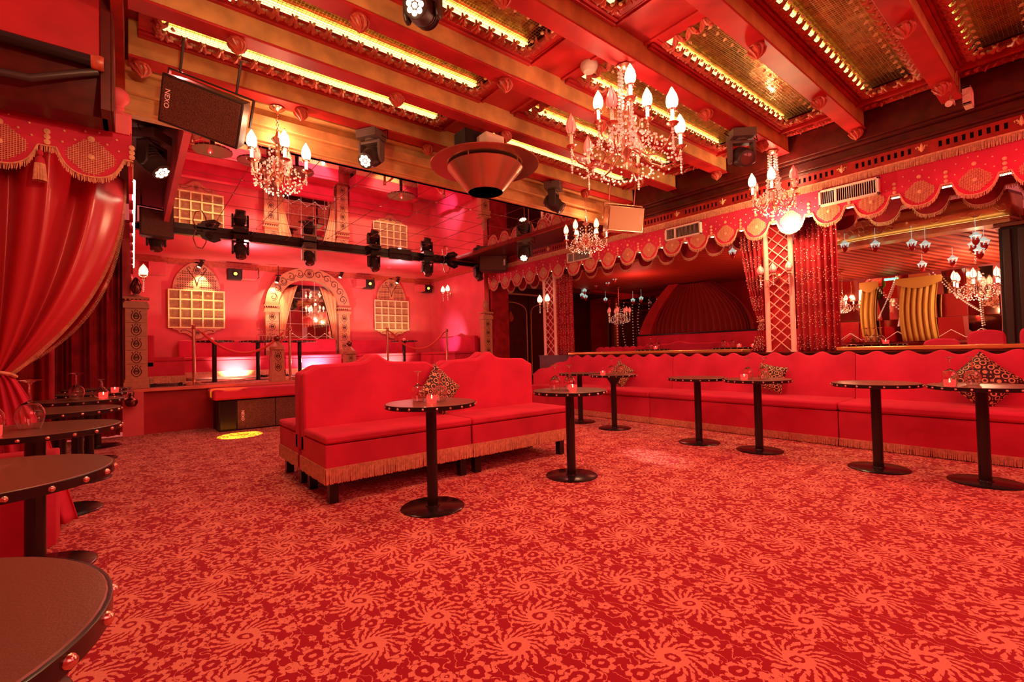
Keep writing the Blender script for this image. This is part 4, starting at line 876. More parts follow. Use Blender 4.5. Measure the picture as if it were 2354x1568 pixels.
# ================================================================ CHANDELIERS
def chandelier(lab, px, py, ztop, zring, R, n, s=1.0, n2=0, hot=(0, 2), chain=True, cat='chandelier', power=60, hotm=None, pcol=(1, .42, .22), rot=0.0, drop=.12):
    t = world(thing('chandelier', (px, py, ztop), lab, 'chandelier')); 
    b = MB(); b.lathe([(.055*s, 0), (.06*s, -.01), (.045*s, -.025), (.015*s, -.04), (.0001, -.045)], (px, py, ztop), 16); b.build('ceiling_rose', gilt, t)
    zs = zring+.34*s
    b = MB()
    if chain:
        z = ztop-.04; k = 0
        while z > zs:
            b.tube([(px+.011*cos(q*pi/3)*(k % 2 == 0), py+.011*cos(q*pi/3)*(k % 2), z-.016+.018*sin(q*pi/3)) for q in range(7)], .003, 4); z -= .028; k += 1
        b.build('chain', gilt, t)
    else:
        for k in range(6):
            a = k*pi/3
            for q in range(int((ztop-zring)/.032)):
                f = q*.032/(ztop-zring); rr = .045+.05*f*f; b.sph((px+rr*cos(a), py+rr*sin(a), ztop-.05-q*.032), .013, 6)
        b.build('crystal_strands', crystal, t)
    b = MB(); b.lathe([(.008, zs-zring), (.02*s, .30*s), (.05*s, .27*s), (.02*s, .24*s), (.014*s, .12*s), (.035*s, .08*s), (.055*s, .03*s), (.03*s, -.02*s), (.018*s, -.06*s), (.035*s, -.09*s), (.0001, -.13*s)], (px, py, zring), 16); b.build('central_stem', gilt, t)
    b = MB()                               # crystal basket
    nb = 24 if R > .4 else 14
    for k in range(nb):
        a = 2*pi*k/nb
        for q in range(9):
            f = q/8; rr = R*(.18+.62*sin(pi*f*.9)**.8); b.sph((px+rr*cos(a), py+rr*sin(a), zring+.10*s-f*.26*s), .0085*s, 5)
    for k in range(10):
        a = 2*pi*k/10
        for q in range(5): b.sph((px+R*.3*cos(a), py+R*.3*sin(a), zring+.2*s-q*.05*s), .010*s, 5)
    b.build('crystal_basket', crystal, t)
    tiers = [(n, R, zring, rot)] + ([(n2, R*.52, zring+.24*s, rot+.4)] if n2 else [])
    for (m, RR_, zr, ro) in tiers:
        for i in range(m):
            a = ro+2*pi*i/m; d = Vector((cos(a), sin(a), 0)); c = Vector((px, py, zr)); q = c+d*RR_+Vector((0, 0, .03*s))
            b = MB(); b.tube([c+d*RR_*f+Vector((0, 0, g*s)) for f, g in ((.06, .03), (.25, -.02), (.45, -.09), (.68, -.115), (.88, -.08), (.98, -.02), (1, .03))], .0065*s, 6)
            b.tube([c+d*RR_*f+Vector((0, 0, g*s)) for f, g in ((.45, -.09), (.38, -.02), (.5, .04), (.66, .02), (.62, -.04))], .005*s, 5)
            b.lathe([(.012*s, -.012*s), (.035*s, 0), (.042*s, .008*s), (.03*s, .006*s), (.0001, .004*s)], q, 12); arm = b.build('arm', gilt, t)
            b = MB(); b.cyl(q, q+Vector((0, 0, .105*s)), .0125*s, n=10); isl = (i in hot) if zr == zring else True
            b.build('candle_tube', candlem if not isl else shadehot, arm)
            ct = q+Vector((0, 0, .10*s)); b = MB(); flame_shade(b, ct, .036*s, .15*s); b.build('flame_shade', (hotm or bulb) if isl else shadered, arm)
            b = MB(); flame_cage(b, ct, .037*s, .152*s)
            for k in range(6): b.sph(ct+Vector((.03*s*cos(k*pi/3), .03*s*sin(k*pi/3), -.02*s)), .006*s, 5)
            b.build('shade_cage', gilt, arm)
            b = MB()
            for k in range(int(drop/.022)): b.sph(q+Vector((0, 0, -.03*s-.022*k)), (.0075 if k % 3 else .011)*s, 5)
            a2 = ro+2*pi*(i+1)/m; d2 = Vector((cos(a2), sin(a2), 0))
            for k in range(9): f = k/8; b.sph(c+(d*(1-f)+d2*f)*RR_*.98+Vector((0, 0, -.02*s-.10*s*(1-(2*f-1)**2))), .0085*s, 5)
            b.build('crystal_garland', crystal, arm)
    if power: lamp('POINT', (px, py, zring-.22*s), power, pcol, .03, name='chandelier_light'); lamp('POINT', (px+.02, py, zring+.33*s), power*.5, pcol, .02, name='chandelier_light')
    return t
chandelier('very large crystal chandelier with nine flame shades hanging from the middle ceiling beam', 3.20, 2.40, ZB-.01, 2.72, .46, 6, 1.15, n2=3, hot=(0, 5), chain=False, power=38, drop=.2, rot=-.62)
chandelier('crystal chandelier with bright flame shades hanging at the left, near the black speaker', 1.07, 4.78, ZB-.01, 2.82, .245, 5, 1.15, hot=(0, 3, 4), power=24, rot=-.3)
chandelier('small bright crystal chandelier beside the hanging orange-lit speaker', 5.33, 4.78, ZB-.01, 2.72, .30, 6, 1.0, hot=(0, 1, 2, 3, 4, 5), power=20, hotm=shadehot, rot=.2)
chandelier('blazing crystal chandelier in front of the wide lattice post on the right', 6.05, 2.40, ZB-.01, 2.86, .25, 6, 1.15, hot=(2, 3), power=30, chain=False, rot=.3)
chandelier('crystal chandelier mostly above the top edge of the photo', .27, 2.38, ZB-.01, 2.90, .22, 6, .9, hot=(0, 1, 2, 3), power=34, pcol=(1, .62, .28), rot=.5)
lamp('POINT', (6.33, 2.36, 2.55), 34, (1, .8, .35), .03, name='chandelier_light')

# ================================================================ STAGE LIGHTING FIXTURES
def moving_head(loc, lab, rz=0, tilt=.5, yoke=black, lens=None, s=1.0, beam=None):
    t = thing('moving_head_light', loc, lab, 'stage light', 'moving head stage lights', rz)
    B_ = MB(); B_.box(-.11*s, .11*s, -.10*s, .10*s, -.095*s, -.015*s); B_.box(-.05*s, .05*s, -.03*s, .03*s, -.015*s, 0); B_.lathe([(.06*s, 0), (.06*s, -.02*s)], (0, 0, -.095*s), 20); B_.box(.03*s, .09*s, -.104*s, -.10*s, -.075*s, -.035*s); B_.build('base_box', black if yoke is black else greym, t, loc=(0, 0, 0), bevel=.008)
    b = MB(); w_, z0, z1 = .125*s, -.115*s, -.30*s
    b.box(-w_, w_, -.045*s, .045*s, z0-.03*s, z0)
    for sg in (-1, 1): b.prism([(-.05*s, z0), (.05*s, z0), (.045*s, z1), (.02*s, z1-.035*s), (-.02*s, z1-.035*s), (-.045*s, z1)], lambda a, z, d: Vector((d, a, z)), sg*w_, sg*(w_-.03*s))
    b.build('yoke', yoke, t, loc=(0, 0, 0), bevel=.01)
    c = Vector((0, 0, -.27*s)); d = Vector((0, -sin(tilt), -cos(tilt)))
    b = MB(); b.lathe([(.04*s, -.13*s), (.075*s, -.11*s), (.088*s, -.04*s), (.088*s, .05*s), (.075*s, .07*s), (.078*s, .13*s), (.07*s, .135*s)], c, 24, d)
    for k in range(4): b.lathe([(.090*s, 0), (.094*s, .005*s), (.090*s, .010*s)], c+d*(-.08+.03*k)*s, 24, d)
    hd = b.build('lamp_head', blackp, t, loc=(0, 0, 0))
    b = MB()
    if lens is None: b.lathe([(.068*s, .128*s), (.05*s, .140*s), (.0001, .145*s)], c, 24, d); b.build('lens', mat('dark_lens', (.12, .04, .03), .05, spec=.9), hd, loc=(0, 0, 0))
    else:
        u = Vector((1, 0, 0)); v = d.cross(u)
        for (r_, m) in ((0, 1), (.042*s, 7)):
            for k in range(m): b.lathe([(.019*s, .137*s), (.012*s, .143*s), (.0001, .145*s)], c+(u*cos(2*pi*k/max(1, m))+v*sin(2*pi*k/max(1, m)))*r_, 10, d)
        b.build('lens_cluster', lens, hd, loc=(0, 0, 0))
    b = MB(); b.tube([(.10*s, .02, -.05*s), (.17*s, .03, -.10*s), (.16*s, .05, .0), (.08*s, .04, .01)], .006, 5); b.build('cable', black, t, loc=(0, 0, 0)); b = MB(); b.tube([(-.10*s, .02, -.05*s), (-.16*s, .0, -.02*s), (-.12*s, .03, .01)], .005, 5); b.build('cable', black, t, loc=(0, 0, 0))
    return t
hl = [(.28, 'partly hidden black moving head light at the left end of the rail', 0, blackp), (1.39, 'black moving head light on the rail above the first window', 0, black), (2.47, 'moving head light with pale grey yoke on the rail before the arch', 0, cream),
      (3.68, 'black moving head light on the rail right of the arch', .2, black), (4.85, 'black moving head light on the rail above the right window', -.1, black), (6.16, 'black moving head light at the right end of the rail beside a speaker', .3, black)]
for x, lab, rz, yk in hl: moving_head((x, 8.83, ZM-.0), lab, rz, .5, yk)
moving_head((1.96, 4.71, ZB-.01), 'black moving head hanging from the last beam with its lamp cluster lit white', -1.0, .95, greym, lenslit, 1.05)
moving_head((4.60, 4.71, ZB-.01), 'black moving head hanging from the last beam right of the steel extractor', .6, .9, blackp, None, 1.1)
moving_head((5.18, 2.37, ZB-.01), 'grey moving head hanging from a beam left of the bright corner chandelier', -.75, 1.1, greym, None, 1.1)
moving_head((1.50, 2.72, ZC-.05), 'moving head at the top edge of the photo, lamp lit', -.9, 1.2, blackp, lenslit, 1.0)
moving_head((5.62, 6.55, ZM+.05), 'moving head with lit lamp cluster beside the far end of the pelmet', -.9, .8, blackp, lenslit, 1.1)
moving_head((.16, 5.95, ZM+.28), 'moving head with lit lamps behind the left speaker', .9, .7, blackp, lenslit, 1.15)
def clamp_light(loc, lab):
    t = thing('clamp_light', loc, lab, 'spotlight'); b = MB(); b.box(-.06, .06, -.03, .03, -.07, -.02); b.cyl((0, 0, -.02), (0, 0, .1), .008); b.prism([(-.05, -.02), (.20, -.02), (.26, -.12), (.16, -.17), (.0, -.12)], lambda a, z, d: Vector((a, d, z)), -.01, .0); b.build('barn_door', black, t, loc=(0, 0, 0)); b = MB(); b.cyl((.05, 0, -.05), (.12, -.06, -.09), .03, n=14); b.build('lamp_can', blackp, t, loc=(0, 0, 0))
    b = MB(); b.tube([(-.08, 0, .0), (-.12, 0, -.12), (-.08, 0, -.26), (.0, 0, -.28), (.05, 0, -.18), (.06, 0, -.08)], .009, 6); b.build('cable', copper, t, loc=(0, 0, 0)); return t
clamp_light((.86, 8.82, ZM-.02), 'black barn door light with looped cable on the rail, upper left')
clamp_light((5.35, 8.82, ZM-.02), 'black barn door light with coiled cable on the rail, right')
t = world(thing('vent_box', (4.1, 8.86, ZM-.06), 'flat black ventilation box on the dark rail between two moving heads', 'vent')); b = MB(); b.box(4.02, 4.5, 8.85, 8.88, ZM-.11, ZM-.01); b.build('casing', blackp, t, bevel=.004); b = MB(); b.box(4.0, 4.52, 8.84, 8.85, ZM-.125, ZM-.115); b.build('lip', greym, t)
# extractor hood hanging
t = world(thing('extractor_hood', (2.98, 4.1, 3.45), 'big round steel extractor with wide disc and downward cone under the ceiling', 'extractor'))
EX, EY = 2.98, 4.1
b = MB(); b.lathe([(.58, 0), (.585, .006), (.57, .012), (.34, .03), (.0001, .035)], (EX, EY, 3.10), 64); b.build('disc', copper, t)
b = MB(); b.lathe([(.40, .0), (.405, -.01), (.19, -.27), (.185, -.27), (.38, -.014)], (EX, EY, 3.08), 48); b.build('cone', copper, t)
b = MB(); b.lathe([(.0001, 0), (.186, 0)], (EX, EY, 2.815), 32); b.build('outlet_opening', giltdark, t)
for k in range(4): a = k*pi/2+.5; b = MB(); b.cyl((EX+.38*cos(a), EY+.38*sin(a), 3.06), (EX+.38*cos(a), EY+.38*sin(a), 3.14), .008, n=8); b.build('hanger_rod', gilt, t)
b = MB(); b.box(EX-.12, EX+.12, EY-.20, EY-.02, 3.18, 3.38); b.build('motor_box', cream, t, bevel=.008)
b = MB(); b.box(EX-.26, EX+.3, EY-.02, EY+.2, 3.13, ZB); b.build('duct_box', blackm, t, bevel=.008)
# ---- speakers
def text(s_, m, parent, mw, size, name='lettering'):
    cu = bpy.data.curves.new(name, 'FONT'); cu.body = s_; cu.size = size; cu.extrude = .0008; cu.align_x = 'CENTER'; cu.align_y = 'CENTER'
    o = bpy.data.objects.new(name, cu); COL.objects.link(o); dg = bpy.context.evaluated_depsgraph_get(); me = bpy.data.meshes.new_from_object(o.evaluated_get(dg)); me.materials.clear(); me.materials.append(m)
    bpy.data.objects.remove(o); o = bpy.data.objects.new(name, me); COL.objects.link(o); KIDS[o.name] = []; o.parent = parent; KIDS[parent.name].append(o); o.matrix_local = mw; return o
def speaker(loc, w_, h, d, rot, lab, face=grillm, body=blackp, logo_side=-1, brk=None, txt='NEXO', tsize=.05, vert=True):
    """front faces local -y, hung from top centre"""
    t = thing('loudspeaker', loc, lab, 'speaker'); t.rotation_euler = rot
    b = MB(); b.prism([(-w_/2, 0), (w_/2, 0), (w_*.36, d), (-w_*.36, d)], lambda a, y, z: Vector((a, y, z)), -h, 0); b.build('cabinet', body, t, loc=(0, 0, 0), bevel=.008)
    b = MB(); b.box(-w_/2+.018, w_/2-.018, -.012, 0, -h+.018, -.018); g = b.build('mesh_grille', face, t, loc=(0, 0, 0), bevel=.004)
    if txt: text(txt, logo, g, Matrix.Translation((logo_side*(w_/2-.06), -.014, -h*.48)) @ Matrix.Rotation(pi/2, 4, 'X') @ Matrix.Rotation(-logo_side*0-pi/2 if vert else 0, 4, 'Z'), tsize)
    if brk:
        b = MB(); b.bar((-w_/2-.01, d*.4, .035), (w_/2+.01, d*.4, .035), .03, .012); b.bar((-w_/2-.015, d*.4, .04), (-w_/2-.015, d*.4, -h*.5), .03, .01); b.bar((w_/2+.015, d*.4, .04), (w_/2+.015, d*.4, -h*.5), .03, .01)
        for x in (-w_*.4, w_*.3): b.cyl((x, d*.4, .03), (x, d*.4, brk), .010, n=8)
        b.build('hanging_bracket', body, t, loc=(0, 0, 0))
    return t
P0 = yp(360, 165, 4.35); P1 = yp(562, 243, 4.35)
speaker((.431, 4.231, 3.163), .60, .36, .30, (.446, .332, -.472), 'large black loudspeaker with NEXO badge hanging from the ceiling at the upper left', brk=.28, tsize=.05)
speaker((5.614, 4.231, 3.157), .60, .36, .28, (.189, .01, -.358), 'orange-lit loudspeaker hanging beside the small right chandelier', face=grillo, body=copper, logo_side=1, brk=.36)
speaker((6.13, 8.2, 3.215), .60, .36, .22, (-.1, .03, -.588), 'black loudspeaker hanging at the far right end of the rail above the pelmet', logo_side=1, brk=.3)
speaker((.28, 8.48, 3.27), .42, .40, .16, (.0, 0, .25), 'plain black loudspeaker behind the green-lit curtain edge', txt=None, brk=.3)
# sub woofer bench in front of the platform
t = world(thing('subwoofer', (1.6, 8.45, 0), 'black NEXO subwoofer cabinet standing under the red padded top', 'speaker'))
b = MB(); b.box(.98, 2.30, 8.16, 8.72, 0, .47); b.build('cabinet', blackm, t, bevel=.006)
for x0, x1 in ((1.22, 1.74), (1.75, 2.28)): b = MB(); b.box(x0, x1, 8.14, 8.16, .02, .45); g = b.build('mesh_grille', grillm, t, bevel=.003)
text('NEXO', logo, g, Matrix.Translation(Vector((1.29, 8.136, .22))-WORLD[t.name]) @ Matrix.Rotation(pi/2, 4, 'X') @ Matrix.Rotation(-pi/2, 4, 'Z'), .055)
b = MB(); b.box(1.0, 1.2, 8.145, 8.16, .03, .45); b.build('side_slot', black, t)
b = MB(); b.box(.90, 2.36, 8.05, 8.72, .475, .63); o = tag(b.build('padded_top', velvet, loc=(1.6, 8.4, .48), bevel=.035), 'red velvet padded top lying on the black subwoofer, edge lit yellow', 'seat')
# CCTV-like bracket and small camera by the near right beam
t = world(thing('square_floodlight', (6.2, .6, 3.4), 'white square framed light on a bracket at the upper right corner', 'light')); P = xp(2265, 213, 6.2)
b = MB(); b.box(P.x-.07, P.x+.07, .70, .72, P.z-.07, P.z+.07); b.build('glass_pane', shadered, t)
b = MB()
for (a0, a1, c0, c1) in ((-.09, .09, .065, .085), (-.09, .09, -.085, -.065), (-.09, -.065, -.085, .085), (.065, .09, -.085, .085)): b.box(P.x+a0, P.x+a1, .67, .73, P.z+c0, P.z+c1)
b.build('square_frame', cream, t, bevel=.003)
b = MB(); b.tube([(P.x-.08, .72, P.z), (P.x-.22, .74, P.z+.02), (P.x-.22, .74, P.z+.2), (P.x-.2, .76, ZB+.05)], .008); b.build('bracket', chrome, t)
t = world(thing('security_camera', (5.9, .80, 3.2), 'small white security camera on a wire bracket below the near right beam', 'camera')); P = xp(2180, 238, 6.0)
b = MB(); b.cyl((P.x-.05, .80, P.z-.02), (P.x+.05, .80, P.z+.03), .022, n=14); b.build('body', cream, t); b = MB(); b.cyl((P.x-.052, .80, P.z-.021), (P.x-.07, .80, P.z-.03), .028, n=14); b.build('lens_hood', whitep, t); b = MB(); b.cyl((P.x+.02, .80, P.z+.02), (P.x+.03, .80, ZB), .007, n=8); b.tube([(P.x+.02, .8, P.z+.04), (P.x+.1, .78, P.z+.0), (P.x+.16, .8, P.z+.12), (P.x+.15, .82, P.z+.26)], .004, 5); b.build('mount', chrome, t)

# ================================================================ LEFT CANOPIED BOOTH
CY = 4.2
t = world(thing('canopy_pelmet', (-.6, CY, 2.45), 'red scalloped canopy pelmet with gold fringe over the left booth curtain', 'pelmet'))
zt = yp(290, 305, CY).z; zv = zt-.20; S0 = .0-.425*4
pelmet(t, lambda s, z, d: Vector((s, CY-d, z)), S0, 4, .425, zt, zv, .155, seed=8)
pelmet(t, lambda s, z, d: Vector((.0+d, CY+s, z)), 0, 10, .46, zt, zv, .155, deco=False)
b = MB(); b.box(-1.75, .0, CY+.005, CY+.05, zt-.01, zt+.14); b.box(-.02, 0.0, CY, 8.75, zt-.02, zt+.05); b.build('canopy_board', wallred, t, bevel=.006)
ts = world(thing('tassel', (-.43, CY-.02, zv), 'gold and red tassel hanging in the gap between two canopy scallops', 'tassel')); tx = yp(93, 345, CY).x
b = MB(); b.sph((tx, CY-.02, zv-.055), .017, 10, 1.2); b.lathe([(.008, 0), (.02, -.015), (.026, -.05), (.0255, -.055)], (tx, CY-.02, zv-.075), 14); b.cyl((tx, CY-.02, zv), (tx, CY-.02, zv-.04), .003, n=6); b.build('tassel_head', velvet, ts)
b = MB()
for k in range(26): a = 2*pi*k/26; b.bar((tx+.024*cos(a), CY-.02+.024*sin(a), zv-.125), (tx+.032*cos(a), CY-.02+.032*sin(a), zv-.235), .005)
b.build('tassel_threads', fringem, ts, smooth=False)
t = world(thing('canopy_post', (-.06, CY-.02, zt), 'glossy red square post with ball finial at the canopy corner', 'post')); pz = yp(250, 258, CY).z
b = MB(); b.box(-.13, -.01, CY-.02, CY+.10, zt-.02, pz); b.build('square_block', wallred, t, bevel=.004)
b = MB(); b.lathe([(.055, 0), (.04, .015), (.026, .04), (.026, .05), (.032, .056), (.030, .066), (.02, .07), (.03, .08), (.055, .11), (.062, .14), (.055, .17), (.03, .195), (.0001, .20)], (-.07, CY+.04, pz), 24); b.build('ball_finial', wallred, t)
# canopy rope and LED edge running back along the hall side
b = MB(); b.tube([(.01, 4.3+i*.4, zv-.10-.012*(i % 2)) for i in range(11)], .010, 8); tag(b.build('led_rope', ledw, loc=(0, 5, zv)), 'white-green glowing light strip along the canopy edge behind the post', 'light strip')
# main tied curtain
t = world(thing('tied_curtain', (-.6, CY+.08, 1.0), 'large glossy red curtain swept down and tied at the left edge', 'curtain'))
def TC(u, v):
    Yc = CY+.10; top = Vector((-1.25+1.20*u, Yc+.55*u*0, zt-.05)); tie = Vector((-.72+.10*u, Yc, 1.03-.02*u))
    tr = max(0, (u-.70)/.30); top.z -= .10*tr; top.y += .5*tr
    ctrl = Vector((-1.18+1.13*u, Yc, 1.52+.04*u)); 
    p = top*(1-v)**2+ctrl*2*v*(1-v)+tie*v*v
    am = .085*(1-v)**.7+.012; f = sin(u*26+1.5*v)+.45*sin(u*47+2+3*v)
    p.y += am*f; p.x += .012*(1-v)*cos(u*30)
    return p
b = MB(); b.grid(TC, 260, 50); cc = b.build('curtain_sweep', mat('satin_red_curtain', (.50, .025, .04), .33, spec=.6), t, solid=.005)
b = MB()
for i in range(220):
    v = i/220; p = TC(1, v); q = p+Vector((.016, -.004, -.014)); b.bar(p, q, .004)
b.build('edge_fringe', fringem, t, smooth=False)
b = MB(); b.grid(lambda u, v: Vector((-.72+.10*u+(u-.4)*.55*v**.7, CY+.10+.03*sin(u*40)*(.3+v), 1.03-1.0*v)), 160, 20); b.build('curtain_tail', velvet, t, solid=.005)
b = MB(); b.tube([(-.76, CY+.06, 1.06), (-.68, CY+.03, 1.04), (-.60, CY+.05, 1.02), (-.58, CY+.12, 1.0)], .012, 6); b.build('tie_cord', fringem, t)
t = world(thing('tied_curtain', (-.3, 5.4, 1.3), 'second red tied curtain behind, with gold edge fringe', 'curtain'))
def TC2(u, v):
    top = Vector((-1.0+.93*u, 5.6, zt-.25)); tie = Vector((-.95+.1*u, 5.6, 1.0)); ctrl = Vector((-1.0+.86*u, 5.6, 1.35)); p = top*(1-v)**2+ctrl*2*v*(1-v)+tie*v*v; p.y += (.04*(1-v)+.01)*(sin(u*24)+.4*sin(u*41+1)); return p
b = MB(); b.grid(TC2, 140, 30); b.build('curtain_sweep', velvet_dark, t, solid=.005)
b = MB()
for i in range(150): p = TC2(1, i/150); b.bar(p, p+Vector((.02, 0, -.012)), .005)
b.build('edge_fringe', fringem, t, smooth=False)
for (x0, x1, y, lab, ph) in ((-1.6, -.75, 8.95, 'tall dark red pleated drape at the back of the left recess', 0), (-.75, -.15, 8.95, 'dark red pleated drape beside the left ornamental pilaster', 1.3), (-1.3, -.62, 6.6, 'dark red drape in the left recess behind the glasses', 2)):
    t = world(thing('drape', ((x0+x1)/2, y, 0), lab, 'curtain')); b = MB()
    b.grid(lambda u, v: Vector((x0+(x1-x0)*u, y+.05*(sin(u*(x1-x0)*34+ph)+.4*sin(u*61+ph+v)), 2.62*v+.01)), 110, 8); b.build('drape_cloth', velvet_dark, t, solid=.005)
t = world(thing('patterned_lamp', (-.60, 7.6, 1.9), 'small round red patterned lamp half hidden behind the tied curtain', 'lamp')); P = yp(212, 655, 7.6)
b = MB(); b.lathe([(.0001, -.09), (.08, -.075), (.13, -.03), (.14, .03), (.10, .09), (.04, .13), (.0001, .135)], P, 20); b.build('shade', carve2, t); b = MB(); b.lathe([(.07, 0), (.09, -.01), (.05, -.03)], P-Vector((0, 0, .09)), 16); b.build('rim', gilt, t); b = MB(); b.cyl(P, (P.x, P.y, 3.2), .006, n=6); b.build('hanging_rod', gilt, t)
# booth seat block
t = world(thing('upholstered_booth', (-.7, 4.0, 0), 'red upholstered booth block beneath the tied curtain at the left edge', 'seat'))
b = MB(); b.add([(-1.6, 3.80, 0), (-.43, 3.80, 0), (-.36, 3.92, 0), (-.36, 4.12, 0), (-1.6, 4.12, 0), (-1.6, 3.80, .55), (-.43, 3.80, .55), (-.36, 3.92, .55), (-.36, 4.12, .55), (-1.6, 4.12, .55)], [(4,3,2,1,0),(5,6,7,8,9),(0,1,6,5),(1,2,7,6),(2,3,8,7),(3,4,9,8),(4,0,5,9)]); b.build('upholstered_block', velvet, t, bevel=.01)
# overhead duct with pipes
t = world(thing('air_duct', (-1, 3.1, 2.6), 'big red painted duct box with dark trim above the canopy', 'duct')); DY = 3.8; 
z_a, z_b = yp(100, 120, DY).z, yp(215, 250, DY).z
b = MB(); b.box(-2.4, -.135, DY, DY+.32, z_a, z_a+.95); b.build('duct_upper', wallred2, t, bevel=.01)
b = MB(); b.add([(-2.4, DY+.12, z_b+.0), (-.12, DY+.12, z_b), (-.12, DY+.02, z_a), (-2.4, DY+.02, z_a), (-2.4, DY+.32, z_b), (-.12, DY+.32, z_b), (-.12, DY+.32, z_a), (-2.4, DY+.32, z_a)], [(0,1,2,3),(5,4,7,6),(1,5,6,2),(4,0,3,7),(0,4,5,1),(3,2,6,7)]); b.build('duct_lower', darkwood, t)
b = MB(); b.box(-.15, -.10, DY-.02, DY+.32, z_b, z_a+.95); b.box(-.10, -.085, DY-.02, DY+.32, z_b, z_a+.95); b.build('corner_strip', darkwood, t, bevel=.004)
t = world(thing('black_pipe', (-.5, DY-.05, z_a), 'thick black pipe running below the red duct', 'pipe')); b = MB(); b.tube([(-2.4, DY-.05, z_a), (-1, DY-.05, z_a), (-.13, DY-.05, z_a)], .035, 12); b.build('pipe_run', black, t); b = MB(); b.lathe([(.04, 0), (.044, .01), (.044, .05), (.04, .06)], (-.19, DY-.05, z_a), 16, (1, 0, 0)); b.build('pipe_collar', carve, t)
b = MB(); b.tube([(-2.4, DY-.02, z_a-.23), (-.9, DY-.02, z_a-.21), (-.45, DY-.02, z_a-.18), (-.25, DY-.02, z_a-.08), (-.16, DY-.02, z_a-.04)], .022, 10); tag(b.build('cable_hose', blackp, loc=(-.5, DY, z_a)), 'dark flexible hose curving up to the pipe end', 'hose')

# ================================================================ RAISED ROOM BEHIND THE PARAPET
RZ = .33
b = MB(); b.box(6.76, 11.4, -2.0, 10.5, -.05, RZ); struct(b.build('floor_raised', wallred2, loc=(0, 0, 0), smooth=False))
b = MB(); b.box(7.02, 11.3, 2.9, 8.2, 2.64, 2.70); struct(b.build('ceiling_raised', bamboo, loc=(0, 0, 0), smooth=False))
b = MB(); b.add([(8.25, -1.5, 2.50), (8.25, 2.9, 2.50), (9.7, 2.9, 2.17), (9.7, -1.5, 2.17), (8.25, -1.5, 2.56), (8.25, 2.9, 2.56), (9.7, 2.9, 2.24), (9.7, -1.5, 2.24)], [(0,1,2,3),(7,6,5,4),(0,4,5,1),(1,5,6,2),(2,6,7,3),(3,7,4,0)]); struct(b.build('ceiling_raised_right', bamboo, loc=(0, 0, 0), smooth=False))
b = MB(); b.box(7.0, 8.2, -1.8, 2.9, 3.25, 3.3); struct(b.build('ceiling_front_right', cream, loc=(0, 0, 0), smooth=False))
b = MB(); b.box(11.2, 11.3, -2.0, 10.5, 0, 3.2); b.box(6.9, 11.3, -2.0, -1.9, 0, 3.3); struct(b.build('wall_raised_right', wallred2, loc=(0, 0, 0), smooth=False))
b = MB(); b.box(6.62, 7.12, 8.95, 9.35, 0, 2.9); struct(b.build('wall_pier', velvet_dark, loc=(0, 0, 0), smooth=False))
b = MB(); b.box(7.1, 11.3, 9.96, 10.05, 0, 3.2); struct(b.build('wall_corridor', darkwood, loc=(0, 0, 0), smooth=False))
b = MB(); b.box(6.6, 11.3, 8.9, 10.0, 2.66, 2.72); struct(b.build('ceiling_corridor', darkwood, loc=(0, 0, 0), smooth=False))
# painted double door
t = world(thing('painted_door', (8.3, 9.86, 0), 'dark double door with thin gold arched outlines beyond the far lattice post', 'door'))
for i, x0 in enumerate((7.25, 8.55)):
    b = MB(); b.box(x0, x0+1.26, 9.84, 9.89, RZ, 2.62); lf = b.build('door_leaf', darkwood, t, bevel=.005)
    b = MB(); xc = x0+.63; b.tube([(x0+.06, 9.835, RZ+.1), (x0+.06, 9.835, 2.05)]+[(xc-.57*cos(pi*q/16), 9.835, 2.1+.32*sin(pi*q/16)**.7) for q in range(17)]+[(x0+1.2, 9.835, 2.05), (x0+1.2, 9.835, RZ+.1)], .014, 5); b.build('gold_outline', goldcut, lf)
    b = MB(); b.lathe([(.0001, -.13), (.06, -.09), (.09, 0), (.05, .1), (.0001, .2)], (xc, 9.835, 2.0), 12); b.build('painted_bud', carve, lf)
b = MB(); b.box(7.1, 10.0, 9.8, 9.86, 2.62, 2.68); struct(b.build('trim_8', cream, loc=(0, 0, 0)))
# ---- pleated dome booth
t = world(thing('booth_alcove', (10.4, 5.8, 1.4), 'pleated dark drape dome behind the raised banquette', 'booth'))
def dome(u, v):
    a = pi*u; h = sin(pi*.5*v); y = 5.85+1.25*cos(a)*(cos(v*pi/2*.80)); d = .55*sin(a)*cos(v*pi/2*.9)
    fold = .05*sin(u*150)*(1-.6*v); return Vector((10.25+d+fold, y, 1.38+1.22*v**.85))
b = MB(); b.grid(dome, 300, 14); b.build('pleated_lining', drapem, t, solid=.004)
b = MB(); K = 24; vs = []
for i in range(K+1):
    v = i/K; y = 5.85+1.25*cos(v*pi/2*.80)
    for (yy, xx) in ((y+.02, 10.18), (y+.34-.1*v, 10.12), (y+.34-.1*v, 10.3), (y+.02, 10.3)): vs.append((xx, yy, 1.0+(1.62)*v**.85))
b.add(vs, [(i*4+q, i*4+(q+1) % 4, i*4+4+(q+1) % 4, i*4+4+q) for i in range(K) for q in range(4)]); b.build('red_surround', wallred2, t)
t = world(thing('raised_banquette', (9.8, 5.6, RZ), 'red banquette with dark framed back below the pleated dome', 'banquette'))
b = MB(); b.box(9.85, 9.95, 3.3, 7.25, RZ, 1.40); b.build('backrest', velvet, t, bevel=.02); b = MB(); b.box(9.84, 9.97, 3.28, 7.29, 1.40, 1.43); b.box(9.83, 9.97, 7.25, 7.30, RZ, 1.43); b.build('dark_frame', black, t, bevel=.004)
b = MB(); b.box(9.3, 9.85, 3.3, 7.25, RZ+.1, RZ+.46); b.build('seat', velvet, t, bevel=.03)
t = world(thing('raised_sofa', (8.3, 4.9, RZ), 'red sofa with peaked back lit pink, just behind the brass ledge', 'sofa'))
